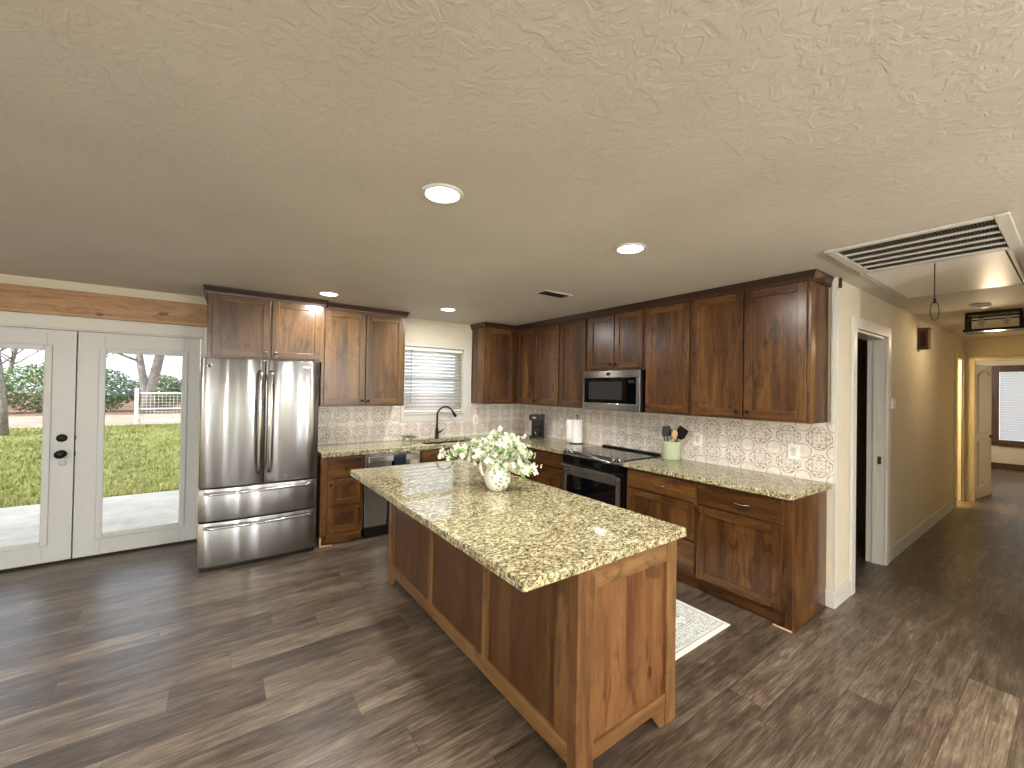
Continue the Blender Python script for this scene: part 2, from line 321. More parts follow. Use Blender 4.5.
# ---------------------------------------------------------------- mesh helpers
class MB:
    def __init__(s): s.b = bmesh.new(); s.mats = []
    def mi(s, mat):
        if mat not in s.mats: s.mats.append(mat)
        return s.mats.index(mat)
    def _tag(s, faces, mat):
        i = s.mi(mat)
        for f in faces: f.material_index = i
    def box(s, x0, x1, y0, y1, z0, z1, mat):
        if x0 > x1: x0, x1 = x1, x0
        if y0 > y1: y0, y1 = y1, y0
        if z0 > z1: z0, z1 = z1, z0
        v = [s.b.verts.new(p) for p in ((x0,y0,z0),(x1,y0,z0),(x1,y1,z0),(x0,y1,z0),(x0,y0,z1),(x1,y0,z1),(x1,y1,z1),(x0,y1,z1))]
        fs = [s.b.faces.new([v[i] for i in q]) for q in ((0,3,2,1),(4,5,6,7),(0,1,5,4),(1,2,6,5),(2,3,7,6),(3,0,4,7))]
        s._tag(fs, mat); return s
    def prism(s, pts, z0, z1, mat, axis='z'):
        # polygon pts (a,b) extruded along axis
        f3 = {'z': lambda a, b, c: (a, b, c), 'y': lambda a, b, c: (a, c, b), 'x': lambda a, b, c: (c, a, b)}[axis]
        lo = [s.b.verts.new(f3(a, b, z0)) for a, b in pts]; hi = [s.b.verts.new(f3(a, b, z1)) for a, b in pts]
        fs = [s.b.faces.new(lo[::-1]), s.b.faces.new(hi)]; n = len(pts)
        for i in range(n): fs.append(s.b.faces.new((lo[i], lo[(i+1) % n], hi[(i+1) % n], hi[i])))
        s._tag(fs, mat); return s
    def lathe(s, prof, mat, seg=24, c=(0, 0, 0), M=None, cap=True):
        rings = []
        for r, z in prof:
            ring = []
            for k in range(seg):
                a = 2*PI*k/seg; p = Vector((r*math.cos(a), r*math.sin(a), z))
                if M: p = M @ p
                ring.append(s.b.verts.new(p + Vector(c)))
            rings.append(ring)
        fs = []
        for a, b in zip(rings, rings[1:]):
            for k in range(seg): fs.append(s.b.faces.new((a[k], a[(k+1) % seg], b[(k+1) % seg], b[k])))
        if cap:
            fs.append(s.b.faces.new(rings[0][::-1])); fs.append(s.b.faces.new(rings[-1]))
        for f in fs: f.smooth = True
        s._tag(fs, mat); return s
    def tube(s, pts, rad, mat, seg=8, closed=False):
        pts = [Vector(p) for p in pts]; n = len(pts); rs = rad if isinstance(rad, (list, tuple)) else [rad]*n
        rings = []; ref = None
        for i, p in enumerate(pts):
            if closed: d = pts[(i+1) % n] - pts[i-1]
            else: d = (pts[min(i+1, n-1)] - pts[max(i-1, 0)])
            d.normalize()
            if ref is None: ref = d.orthogonal().normalized()
            ref = (ref - d*ref.dot(d)).normalized(); q = d.cross(ref)
            rings.append([s.b.verts.new(p + (ref*math.cos(2*PI*k/seg) + q*math.sin(2*PI*k/seg))*rs[i]) for k in range(seg)])
        fs = []
        R = list(zip(rings, rings[1:])) + ([(rings[-1], rings[0])] if closed else [])
        for a, b in R:
            for k in range(seg): fs.append(s.b.faces.new((a[k], a[(k+1) % seg], b[(k+1) % seg], b[k])))
        if not closed: fs.append(s.b.faces.new(rings[0][::-1])); fs.append(s.b.faces.new(rings[-1]))
        for f in fs: f.smooth = True
        s._tag(fs, mat); return s
    def quad(s, pts, mat, smooth=False):
        f = s.b.faces.new([s.b.verts.new(p) for p in pts]); f.smooth = smooth; s._tag([f], mat); return s
    def grid(s, fn, nu, nv, mat, smooth=True, thick=0):
        V = [[s.b.verts.new(fn(i/nu, j/nv)) for j in range(nv+1)] for i in range(nu+1)]
        fs = [s.b.faces.new((V[i][j], V[i+1][j], V[i+1][j+1], V[i][j+1])) for i in range(nu) for j in range(nv)]
        for f in fs: f.smooth = smooth
        s._tag(fs, mat); return s
    def build(s, name, parent=None, bevel=0, seg=2, loc=None, rz=0, label=None, solid=0, fix=True):
        if fix: bmesh.ops.recalc_face_normals(s.b, faces=s.b.faces)
        me = bpy.data.meshes.new(name); s.b.to_mesh(me); s.b.free()
        for mt in s.mats: me.materials.append(MT[mt])
        o = bpy.data.objects.new(name, me); COL.objects.link(o)
        if parent: o.parent = parent
        if loc: o.location = loc
        if rz: o.rotation_euler.z = rz
        if solid:
            md = o.modifiers.new('thickness', 'SOLIDIFY'); md.thickness = solid; md.offset = 0
        if bevel:
            md = o.modifiers.new('edges', 'BEVEL'); md.width = bevel; md.segments = seg; md.limit_method = 'ANGLE'; md.angle_limit = math.radians(40)
        if label: o['label'] = label
        return o
def thing(name, label, cat, loc=(0, 0, 0), rz=0, group=None):
    o = bpy.data.objects.new(name, None); COL.objects.link(o); o.location = loc; o.rotation_euler.z = rz
    o.empty_display_size = .1; o['label'] = label; o['category'] = cat
    if group: o['group'] = group
    return o
def tag(o, label, cat, group=None, kind=None):
    o['label'] = label; o['category'] = cat
    if group: o['group'] = group
    if kind: o['kind'] = kind
    return o
def struct(o, label=None):
    o['kind'] = 'structure'
    if label: o['label'] = label
    return o
def copy_tree(o, parent=None):
    c = o.copy(); COL.objects.link(c)
    if parent: c.parent = parent
    for ch in o.children: copy_tree(ch, c)
    return c
BK = 'box'

# ---------------------------------------------------------------- structure
H = 2.44; YD = .22; LW = 3.87; YH = -5.02; XW = -7.6; YR = -9.6
floor = MB().box(XW-.15, 10.6, YR-.15, .40, -.10, 0, 'floor').build('floor'); struct(floor)
ceil = MB().box(XW-.15, 10.6, YR-.15, .40, H, H+.10, 'ceil').build('ceiling'); struct(ceil)
roof = MB().box(XW-.6, 11, YR-.6, .95, H+.12, H+.20, 'brick').build('roof_slab'); struct(roof)
def wall(name, axis, pos0, pos1, a0, a1, opens, mat, z1=H):
    """solid wall between pos0/pos1, spanning a0..a1 on the other axis, openings (a0,a1,z0,z1)"""
    us = sorted({a0, a1, *[o[0] for o in opens], *[o[1] for o in opens]}); zs = sorted({0, z1, *[o[2] for o in opens], *[o[3] for o in opens]})
    w = MB()
    for i in range(len(us)-1):
        for j in range(len(zs)-1):
            cu, cz = (us[i]+us[i+1])/2, (zs[j]+zs[j+1])/2
            if any(o[0] < cu < o[1] and o[2] < cz < o[3] for o in opens): continue
            if axis == 'x': w.box(us[i], us[i+1], pos0, pos1, zs[j], zs[j+1], mat)
            else: w.box(pos0, pos1, us[i], us[i+1], zs[j], zs[j+1], mat)
    bmesh.ops.remove_doubles(w.b, verts=w.b.verts, dist=1e-5)
    w.b.faces.ensure_lookup_table()
    seen = {}
    for f in w.b.faces: seen.setdefault(frozenset(v.index for v in f.verts), []).append(f)
    w.b.verts.index_update(); seen = {}
    for f in w.b.faces: seen.setdefault(frozenset(v.index for v in f.verts), []).append(f)
    bmesh.ops.delete(w.b, geom=[f for l in seen.values() if len(l) > 1 for f in l], context='FACES_ONLY')
    return struct(w.build(name))
wall('wall_window', 'x', 0, .26, -2.875, .14, [(-1.81, -.975, 1.222, 2.085)], 'wall')
wall('wall_patio', 'x', YD, .38, XW, -2.876, [(-5.60, -3.815, 0, 2.04)], 'wall')
wall('wall_range', 'y', 0, .14, -LW, -.001, [], 'wall')
wall('wall_hall', 'x', -LW+.001, -LW+.13, .141, 5.5, [(.43, 1.33, 0, 2.105), (4.86, 5.40, 0, 2.12)], 'hall')
wall('wall_hall_far', 'y', 5.501, 5.62, YH, -LW+.9, [(-4.78, -3.99, 0, 2.10)], 'hall')
wall('wall_hall_right', 'x', YH-.12, YH-.001, .141, 10.3, [], 'hall')
wall('wall_right', 'y', 0, .14, YR, YH-.001, [], 'wall')
wall('wall_left', 'y', XW-.15, XW-.001, YR, .38, [], 'wall')
wall('wall_rear', 'x', YR-.15, YR-.001, XW, .14, [(-6.9, -5.1, .04, 2.15), (-4.6, -2.8, .04, 2.15), (-2.3, -.6, .04, 2.15)], 'wall')
# bedroom beyond the hall
wall('wall_bedroom_far', 'y', 10.2, 10.32, -6.5, -2.2, [(-4.95, -3.80, .62, 2.12)], 'wall')
wall('wall_bedroom_side', 'x', -2.2, -2.08, 5.621, 10.2, [], 'wall')
# pantry and bathroom rooms behind the hall doors
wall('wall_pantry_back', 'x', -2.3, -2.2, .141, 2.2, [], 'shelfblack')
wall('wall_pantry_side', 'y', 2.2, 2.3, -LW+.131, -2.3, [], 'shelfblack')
wall('wall_bath_side', 'y', 4.2, 4.3, -LW+.131, -2.301, [], 'hall')
wall('wall_bath_back', 'x', -2.3, -2.2, 4.301, 5.5, [], 'hall')

def trim(name, mb, bev=.003, label=None): return struct(mb.build(name, bevel=bev), label)
# baseboards
bb = MB(); bb.box(.001, .345, -LW-.016, -LW, .001, .12, 'white').box(-.016, .0, -LW-.016, -LW+.045, .001, .12, 'white')
trim('baseboard_corner', bb)
trim('baseboard_hall', MB().box(1.425, 4.765, -LW-.016, -LW, .001, .13, 'white'))
trim('baseboard_hall_far', MB().box(5.485, 5.50, -4.0+.045-.04, -LW-.001, .001, .12, 'hall'))
trim('baseboard_bedroom', MB().box(10.18, 10.199, -5.0, -2.3, .001, .13, 'dwood'))
trim('baseboard_patio', MB().box(XW+.01, -5.72, YD-.016, YD-.001, .001, .12, 'white'))
trim('trim_1', MB().box(-.018, -.001, -LW, -LW+.02, 1.35, H-.001, 'white').box(.0, .03, -LW-.012, -LW-.0005, .122, H-.001, 'white'), .002, 'painted corner bead at the end of the range wall')
tag(MB().box(.012, .03, -LW-.03, -LW-.013, 2.36, 2.435, 'dwood').build('wood_block'), 'tiny dark brown wood strip under the ceiling right of the cabinets', 'wood strip')
# hall doorway casings
def casing(name, x0, x1, zt, y, w=.09, mat='white', left=True, right=True):
    b = MB()
    if left: b.box(x0-w, x0, y-.02, y, .001, zt+w, mat)
    if right: b.box(x1, x1+w, y-.02, y, .001, zt+w, mat)
    b.box(x0+.0005 if left else x0-w, x1-.0005 if right else x1, y-.02, y, zt, zt+w, mat)
    return trim(name, b)
casing('trim_2', .43, 1.33, 2.105, -LW-.0005)
j = MB().box(.43, .45, -LW, -LW+.13, .001, 2.104, 'white').box(1.31, 1.33, -LW, -LW+.13, .001, 2.104, 'white').box(.4505, 1.3095, -LW, -LW+.13, 2.085, 2.104, 'white').box(1.297, 1.3095, -LW+.05, -LW+.085, .001, 2.084, 'white')
trim('trim_3', j, .002)
casing('trim_4', 4.86, 5.40, 2.12, -LW-.0005, .085, 'hall')
j = MB().box(5.375, 5.3995, -LW, -LW+.13, .001, 2.119, 'hall').box(4.8605, 4.88, -LW, -LW+.13, .001, 2.119, 'hall').box(5.36, 5.3745, -LW+.05, -LW+.09, .001, 2.11, 'hall')
trim('trim_5', j, .002)
b = MB().box(5.48, 5.50, -3.99, -3.93, .121, 2.16, 'hall').box(5.48, 5.50, -4.80, -3.9905, 2.10, 2.16, 'hall')
trim('trim_6', b)
tag(MB().box(1.2955, 1.2995, -LW+.02, -LW+.045, .93, 1.0, 'nickel').build('strike_plate'), 'small metal strike plate on the white jamb of the dark hall doorway', 'strike plate')

# patio doors
def patio_door(x0, x1, gx0, gx1, name, handle):
    y0, y1 = YD+.005, YD+.05
    zt, g0, g1 = 2.012, .20, 1.845
    d = MB().box(x0, gx0-.002, y0, y1, .022, zt, 'door').box(gx1+.002, x1, y0, y1, .022, zt, 'door').box(gx0-.0015, gx1+.0015, y0, y1, .022, g0, 'door').box(gx0-.0015, gx1+.0015, y0, y1, g1, zt, 'door')
    o = struct(d.build(name, bevel=.002))
    f = MB(); w = .035
    for a, b_ in (((gx0-w, gx0+.012), (g0-w, g1+w)), ((gx1-.012, gx1+w), (g0-w, g1+w)), ((gx0+.0125, gx1-.0125), (g0-w, g0+.012)), ((gx0+.0125, gx1-.0125), (g1-.012, g1+w))):
        f.box(a[0], a[1], y0-.014, y0-.0005, b_[0], b_[1], 'door')
    f.build('glazing_frame', o, .006)
    MB().box(gx0, gx1, y0+.018, y0+.024, g0, g1, 'glass').build('glass_pane', o)
    return o
dr = patio_door(-4.703, -3.845, -4.532, -3.972, 'door_2', False)
dl = patio_door(-5.570, -4.712, -5.445, -4.888, 'door_1', True)
dr['label'] = 'right-hand white glazed patio door beside the refrigerator'; dl['label'] = 'left-hand white glazed patio door with dark knob and deadbolt'
RX = Matrix.Rotation(PI/2, 3, 'X')
for z, r, nm, lb in ((1.08, .031, 'deadbolt', 'dark oval deadbolt'), (.943, .034, 'door_knob', 'dark oval door knob'), (.862, .026, 'cover_disc', 'pale round cover disc under the knob')):
    q = MB(); mt_ = 'bmatte' if nm != 'cover_disc' else 'nickel'
    if nm == 'door_knob': q.lathe([(.034, 0), (.034, .008), (.014, .012), (.014, .035), (.03, .042), (.036, .055), (.028, .068), (.004, .072)], mt_, 20, (-4.785, YD+.0045, z), RX)
    elif nm == 'deadbolt': q.lathe([(.034, 0), (.034, .012), (.026, .022), (.004, .026)], mt_, 20, (-4.785, YD+.0045, z), RX)
    else: q.lathe([(.026, 0), (.026, .003), (.002, .004)], 'door', 18, (-4.778, YD+.0045, z), RX)
    q.build(nm, dl, label=lb)
for z in (1.08, .94): MB().box(-4.706, -4.699, YD-.004, YD+.004, z-.02, z+.02, 'bmatte').build('latch_plate', dr)
cs = MB()
cs.box(-5.68, -5.59, YD-.02, YD-.0005, .001, 2.135, 'white').box(-3.825, -3.79, YD-.02, YD-.0005, .001, 2.135, 'white').box(-5.5895, -3.8255, YD-.02, YD-.0005, 2.03, 2.135, 'white')
trim('trim_7', cs, .004)
trim('trim_8', MB().box(-5.60, -5.574, YD, YD+.1, .021, 2.04, 'white').box(-3.841, -3.816, YD, YD+.1, .021, 2.04, 'white').box(-5.5735, -3.8415, YD, YD+.1, 2.017, 2.04, 'white').box(-5.5735, -3.8415, YD+.052, YD+.06, .022, 2.016, 'door') if False else MB().box(-5.60, -5.574, YD, YD+.1, .021, 2.04, 'white').box(-3.841, -3.816, YD, YD+.1, .021, 2.04, 'white').box(-5.5735, -3.8415, YD, YD+.1, 2.017, 2.04, 'white').box(-4.7115, -4.7035, YD+.03, YD+.048, .022, 2.016, 'black'), .002)
trim('trim_9', MB().box(-5.60, -3.816, YD+.001, YD+.16, .001, .02, 'bmatte'), .003)
bm_ = MB().box(XW+.01, -3.795, YD-.03, YD-.0005, 2.138, 2.36, 'pine')
struct(bm_.build('trim_10', bevel=.003), 'natural knotty pine board above the patio doors')

# kitchen window
wx0, wx1, wz0, wz1 = -1.81, -.975, 1.222, 2.085
w_ = MB()
w_.box(wx0-.045+.0, wx0, -.018, -.0005, wz0-.09, wz1+.045, 'white').box(wx1, wx1+.115, -.018, -.0005, wz0-.09, wz1+.045, 'white')
w_.box(wx0+.0005, wx1-.0005, -.018, -.0005, wz1, wz1+.045, 'white').box(wx0+.0005, wx1-.0005, -.018, -.0005, wz0-.09, wz0-.0005, 'white')
wo_ = struct(w_.build('window_1', bevel=.003))
sf = MB()
for (a, b_, c, d) in ((wx0+.001, wx0+.04, wz0+.025, wz1-.001), (wx1-.04, wx1-.001, wz0+.025, wz1-.001), (wx0+.0405, wx1-.0405, wz0+.025, wz0+.07), (wx0+.0405, wx1-.0405, wz1-.045, wz1-.001), (wx0+.0405, wx1-.0405, 1.66, 1.71)):
    sf.box(a, b_, .11, .15, c, d, 'white')
sf.build('window_sash', wo_, .003)
MB().box(wx0+.02, wx1-.02, 0.125, .131, wz0+.03, wz1-.02, 'glass').build('glass_pane', wo_)
MB().box(wx0+.001, wx1-.001, -.03, .11, wz0+.001, wz0+.022, 'white').build('window_sill', wo_, .004)
bl = thing('window_blind', 'white two inch slatted blind lowered over the kitchen sink window', 'blind', ((wx0+wx1)/2, .045, wz0+.03))
hw = (wx1-wx0)/2-.012; top = wz1-wz0-.035
MB().box(-hw, hw, -.03, .03, top-.045, top, 'plate').build('headrail', bl, .003)
MB().box(-hw, hw, -.026, .026, .001, .022, 'plate').build('bottom_rail', bl, .004)
ns = 17; s0 = MB()
def slat_fn(u, v):
    return ((u-.5)*2*(hw-.004), math.cos(math.radians(45))*(v-.5)*.05, .0035*math.sin(PI*v)+math.sin(math.radians(45))*(v-.5)*.05)
s0.grid(slat_fn, 2, 5, 'slat'); sl = s0.build('slat', bl, solid=.002)
for k in range(ns):
    z = .05+(top-.115)*k/(ns-1)
    if k == 0: sl.location.z = z
    else:
        c = sl.copy(); COL.objects.link(c); c.parent = bl; c.location.z = z
for x in (-hw*.65, hw*.65): MB().box(x-.0015, x+.0015, -.028, -.027, .02, top-.045, 'plate').build('ladder_cord', bl)
MB().tube([(-hw*.80, -.038, top-.03), (-hw*.80, -.04, .12)], .004, 'cglass', 6).build('tilt_wand', bl)

# rear windows (daylight from behind the camera)
for i, (a, b_) in enumerate(((-6.9, -5.1), (-4.6, -2.8), (-2.3, -.6))):
    w_ = MB()
    for q in ((a-.09, a, .04, 2.24), (b_, b_+.09, .04, 2.24), (a+.0005, b_-.0005, 2.15, 2.24)):
        w_.box(q[0], q[1], YR+.0005, YR+.02, q[2], q[3], 'white')
    o = struct(w_.build('window_%d' % (i+3), bevel=.003))
    sf = MB()
    for q in ((a+.001, a+.09, .041, 2.149), (b_-.09, b_-.001, .041, 2.149), (a+.0905, b_-.0905, .041, .20), (a+.0905, b_-.0905, 2.05, 2.149), ((a+b_)/2-.08, (a+b_)/2+.08, .2005, 2.0495)):
        sf.box(q[0], q[1], YR-.09, YR-.05, q[2], q[3], 'white')
    sf.build('window_sash', o, .003)
    MB().box(a+.02, b_-.02, YR-.073, YR-.067, .06, 2.13, 'glass').build('glass_pane', o)

# bedroom window with dark wood casing and closed blind
w_ = MB(); a, b_ = -4.95, -3.80
for q in ((a-.13, a, .50, 2.26), (b_, b_+.13-.0, .50, 2.26)): pass
w_.box(10.17, 10.199, a-.13, a, .50, 2.25, 'dwood').box(10.17, 10.199, b_-.06, b_+.08, .50, 2.25, 'dwood').box(10.17, 10.199, a+.0005, b_-.0605, 2.11, 2.25, 'dwood').box(10.15, 10.199, a+.0005, b_-.0605, .50, .635, 'dwood')
bw = struct(w_.build('window_2', bevel=.004))
MB().box(10.26, 10.266, a+.01, b_-.01, .63, 2.11, 'glass').build('glass_pane', bw)
bb2 = thing('window_blind', 'closed pale blind inside the dark wood framed bedroom window', 'blind', (10.225, -4.405, .64))
bl2 = MB()
for k in range(28): bl2.box(-.003, .003, -.54, .54, k*.052, k*.052+.049, 'slat')
bl2.build('slat_panel', bb2)
MB().box(-.02, .02, -.54, .54, 1.4565, 1.469, 'plate').build('headrail', bb2)

# bedroom door, swung into the room
dw = .76; hd = thing('x', '', '') if False else None
dm = MB(); th_ = .035
def panel_door():
    b = MB().box(0, dw, 0, th_, .01, 2.06, 'door')
    return b
o = struct(panel_door().build('door_3', bevel=.002, loc=(5.628, -3.985-th_*0, 0), rz=math.radians(-7)), 'white two panel interior door standing open at the end of the hall')
for (za, zb, arch) in ((.22, .86, False), (1.02, 1.88, True)):
    pts = [(.12, za), (dw-.12, za), (dw-.12, zb)]
    if arch: pts += [(dw-.12-(dw-.24)*t/8, zb+.07*math.sin(PI*t/8)) for t in range(1, 8)]
    pts += [(.12, zb)]
    MB().prism(pts, -.0085, -.0005, 'door', 'y').build('raised_panel', o, .007)
    P = [(p[0], -.004, p[1]) for p in pts]
    MB().tube([(x + (.02 if x > dw/2 else -.02), -.003, z + (.02 if z > (za+zb)/2 else -.02)) for x, _, z in P], .008, 'white', 6, True).build('panel_molding', o)
q = MB().lathe([(.028, 0), (.028, .008), (.012, .012), (.011, .045)], 'bmatte', 14, (dw-.07, -.0005, .94), RX).tube([(dw-.07, -.045, .94), (dw-.12, -.048, .943), (dw-.18, -.046, .938)], .009, 'bmatte', 8)
q.build('lever_handle', o, label='dark lever handle')
def closed_door(): pass

# ---------------------------------------------------------------- cabinets
KN = [(.004, 0), (.006, .004), (.006, .014), (.015, .018), (.016, .024), (.011, .030), (.002, .032)]
def knob(parent, x, z, y, mat='bronze'):
    MB().lathe(KN, mat, 14, (x, y, z), RX).build('knob', parent)
def pull(parent, x, z, y, w=.11, mat='nickel'):
    P = [(x-w/2, y, z), (x-w/2+.004, y-.018, z)] + [(x-w/2+.01+(w-.02)*t/6, y-.022-.006*math.sin(PI*t/6), z-.004*math.sin(PI*t/6)) for t in range(7)] + [(x+w/2-.004, y-.018, z), (x+w/2, y, z)]
    MB().tube(P, .0048, mat, 8).build('pull', parent)
def shaker(name, parent, x0, x1, z0, z1, y, pv='v', ph='h', fr=.058, th=.02, rec=.011):
    """framed door; front face at y-th (local), facing -Y. pv/ph are material keys"""
    b = MB(); f = y-th
    b.box(x0, x0+fr, f, y, z0, z1, pv).box(x1-fr, x1, f, y, z0, z1, pv)
    b.box(x0+fr+.0002, x1-fr-.0002, f, y, z0, z0+fr, ph).box(x0+fr+.0002, x1-fr-.0002, f, y, z1-fr, z1, ph)
    b.box(x0+fr-.004, x1-fr+.004, f+rec, y-.002, z0+fr-.004, z1-fr+.004, pv)
    o = b.build(name, parent, .0022)
    return o
def slab(name, parent, x0, x1, z0, z1, y, mat, th=.02):
    b = MB(); f = y-th
    b.box(x0, x1, f+.006, y, z0, z1, mat)
    b.box(x0+.010, x1-.010, f, f+.0062, z0+.010, z1-.010, mat)
    return b.build(name, parent, .003)

def carcass(parent, w, d, z0, z1, pv, ph, toe=False, fl=.03, label=None, h2=None):
    """box body: local x 0..w, y -d..0 (front at -d)"""
    b = MB()
    if toe:
        b.box(0, w, -d+.02, -.002, .10, z1, pv)
        b.box(.0005, w-.0005, -d+.045, -.002, .001, .0995, ph)
    else: b.box(0, w, -d+.02, -.002, z0, z1, pv)
    zz = .10 if toe else z0
    if h2: z1 = h2
    b.box(0, fl, -d, -d+.0198, zz, z1, pv).box(w-fl, w, -d, -d+.0198, zz, z1, pv)
    b.box(fl+.0002, w-fl-.0002, -d, -d+.0198, z1-.03, z1, ph).box(fl+.0002, w-fl-.0002, -d, -d+.0198, zz, zz+.03, ph)
    b.box(fl, w-fl, -d+.004, -d+.0199, zz+.03, z1-.03, pv)
    return b.build('cabinet_body', parent, .0015)
RW = -PI/2   # right run: local front -Y -> world -X ; local +X -> world -Y
G1 = 'brown stained wall cabinets'; G2 = 'brown stained base cabinets'
ZU, ZT = 1.362, 2.395
# --- upper cabinets, range wall (local x = -(world y) offset)
def upper(label, yst, w, z0, doors, knobs, pv='wv', ph='wh', z1=ZT):
    t = thing('wall_cabinet', label, 'cabinet', (-.002, -yst, z0), RW, None)
    h = z1-z0
    carcass(t, w, .33, 0, h, pv, ph)
    for (a, b_), kx in zip(doors, knobs):
        d = shaker('door', t, a-yst, b_-yst, .022, h-.03, -.3305, pv, ph)
        if kx is not None: knob(d, kx-yst, .022+.040, -.3505)
    return t
upper('pair of door wall cabinet filling the corner above the coffee maker', .335, .899, ZU, [(.366, .797), (.806, 1.222)], [.775, .830], )
upper('narrow single door wall cabinet left of the microwave', 1.236, .442, ZU, [(1.25, 1.665)], [1.635])
upper('short two door wall cabinet directly above the microwave', 1.680, .775, 1.782, [(1.722, 2.075), (2.087, 2.43)], [2.045, 2.115])
upper('single door wall cabinet right of the microwave', 2.457, .470, ZU, [(2.475, 2.915)], [2.505])
t = upper('two door wall cabinet at the right end of the range wall', 2.929, .900, ZU, [(2.945, 3.372), (3.386, 3.805)], [3.335, 3.42])
# --- upper corner on window wall
t = thing('wall_cabinet', 'single door wall cabinet just right of the kitchen window', 'cabinet', (-.850, -.002, ZU))
carcass(t, .846, .33, 0, ZT-ZU, 'wv', 'wh')
d = shaker('door', t, .022, .455, .022, ZT-ZU-.03, -.3305, 'wv', 'wh'); knob(d, .05, .062, -.3505)
# --- uppers left of window
t = thing('wall_cabinet', 'two door wall cabinet between refrigerator and kitchen window', 'cabinet', (-2.832, -.002, ZU-.01))
carcass(t, .894, .33, 0, ZT-ZU, 'lv', 'lh')
for a, b_, k in ((.028, .440, .412), (.452, .868, .480)):
    d = shaker('door', t, a, b_, .022, ZT-ZU-.03, -.3305, 'lv', 'lh'); knob(d, k, .062, -.3505)
# --- above fridge (deep)
t = thing('wall_cabinet', 'deep two door cabinet above the stainless refrigerator', 'cabinet', (-3.785, YD-.003, 1.805))
carcass(t, .950, .64, 0, .590, 'lv', 'lh')
for a, b_, k in ((.040, .480, .445), (.496, .925, .530)):
    d = shaker('door', t, a, b_, .022, .565, -.6405, 'lv', 'lh'); knob(d, k, .070, -.6605, 'nickel')
# --- crown moldings
def crown(label, pts, z0=ZT+.001, z1=H-.003):
    """extrude a crown profile outward along polyline of cabinet faces (world xy); outward = right-hand side normal given per point by miter"""
    b = MB(); prof = [(0, z0-.025), (.012, z0-.025), (.016, z0-.004), (.034, z1-.010), (.037, z1), (0, z1)]
    P = [Vector((x, y)) for x, y in pts]; n = len(P); rings = []
    for i in range(n):
        ds = []
        if i > 0: ds.append((P[i]-P[i-1]).normalized())
        if i < n-1: ds.append((P[i+1]-P[i]).normalized())
        ns_ = [Vector((d.y, -d.x)) for d in ds]
        nn = sum(ns_, Vector((0, 0))); nn.normalize(); k = 1/max(.3, nn.dot(ns_[0]))
        rings.append([b.b.verts.new((P[i].x+nn.x*o_*k, P[i].y+nn.y*o_*k, z)) for o_, z in prof])
    fs = []
    for a, c in zip(rings, rings[1:]):
        for k in range(len(prof)): fs.append(b.b.faces.new((a[k], a[(k+1) % len(prof)], c[(k+1) % len(prof)], c[k])))
    fs.append(b.b.faces.new(rings[0])); fs.append(b.b.faces.new(rings[-1][::-1])); b._tag(fs, 'crown')
    return tag(b.build('crown_molding'), label, 'molding')
crown('dark crown molding wrapping the corner and range wall cabinets', [(-.8515, -.005), (-.8515, -.3335), (-.3345, -.3335), (-.3345, -3.8305), (-.004, -3.8305)])
crown('dark crown molding over the cabinet between refrigerator and window', [(-2.785, -.3335), (-1.9365, -.3335), (-1.9365, -.005)])
crown('dark crown molding over the cabinet above the refrigerator', [(-3.7865, YD-.005), (-3.7865, -.4225), (-2.8335, -.4225), (-2.8335, -.340)])

# --- base cabinets
BD = .61; BT = .873
def base(label, loc, w, rz, pv='wv', ph='wh', low=False):
    t = thing('base_cabinet', label, 'cabinet', loc, rz); carcass(t, w, BD, 0, BT if not low else .69, pv, ph, True, h2=BT); return t
DY = -BD-.0005
# right of range: drawers
t = base('three drawer base cabinet just right of the range', (-.002, -2.475, 0), .680, RW)
d = slab('drawer', t, .018, .672, .695, .853, DY, 'wh'); pull(d, .365, .775, DY-.02)
d = shaker('drawer', t, .018, .672, .392, .683, DY, 'wv', 'wh', .055); 
d = slab('drawer', t, .018, .672, .120, .380, DY, 'wh')
t = base('right end base cabinet with one drawer over one door', (-.002, -3.156, 0), .672, RW)
d = slab('drawer', t, .016, .612, .695, .853, DY, 'wh'); pull(d, .36, .775, DY-.02)
d = shaker('door', t, .016, .612, .118, .683, DY, 'wv', 'wh', .062); knob(d, .046, .645, DY-.02)
b = MB().box(.632, .6728, -BD-.001, -.004, .001, .0995, 'wv'); b.build('foot_panel', t, .001)
MB().box(.56, .674, -BD-.007, -BD-.0015, .001, .010, 'rawwood').build('shoe_strip', t, label='pale raw wood strip on the floor')
# left of range
t = base('base cabinet with drawers between the corner and the range', (-.002, -.995, 0), .668, RW)
d = slab('drawer', t, .018, .640, .695, .853, DY, 'wh'); pull(d, .345, .775, DY-.02, mat='bronze')
shaker('drawer', t, .018, .640, .405, .683, DY, 'wv', 'wh', .055); shaker('drawer', t, .018, .640, .120, .393, DY, 'wv', 'wh', .055)
t = base('blind corner base cabinet beside the sink cabinet', (-.002, -.004, 0), .990, RW)
shaker('door', t, .66, .972, .118, .853, DY, 'wv', 'wh')
# sink base
t = base('wide dark base cabinet under the kitchen sink', (-1.846, -.002, 0), 1.205, 0, low=True)
slab('false_drawer_front', t, .02, 1.15, .70, .853, DY, 'wh')
for a, b_, k in ((.02, .58, .55), (.59, 1.15, .62)):
    d = shaker('door', t, a, b_, .118, .69, DY, 'wv', 'wh'); knob(d, k, .64, DY-.02)
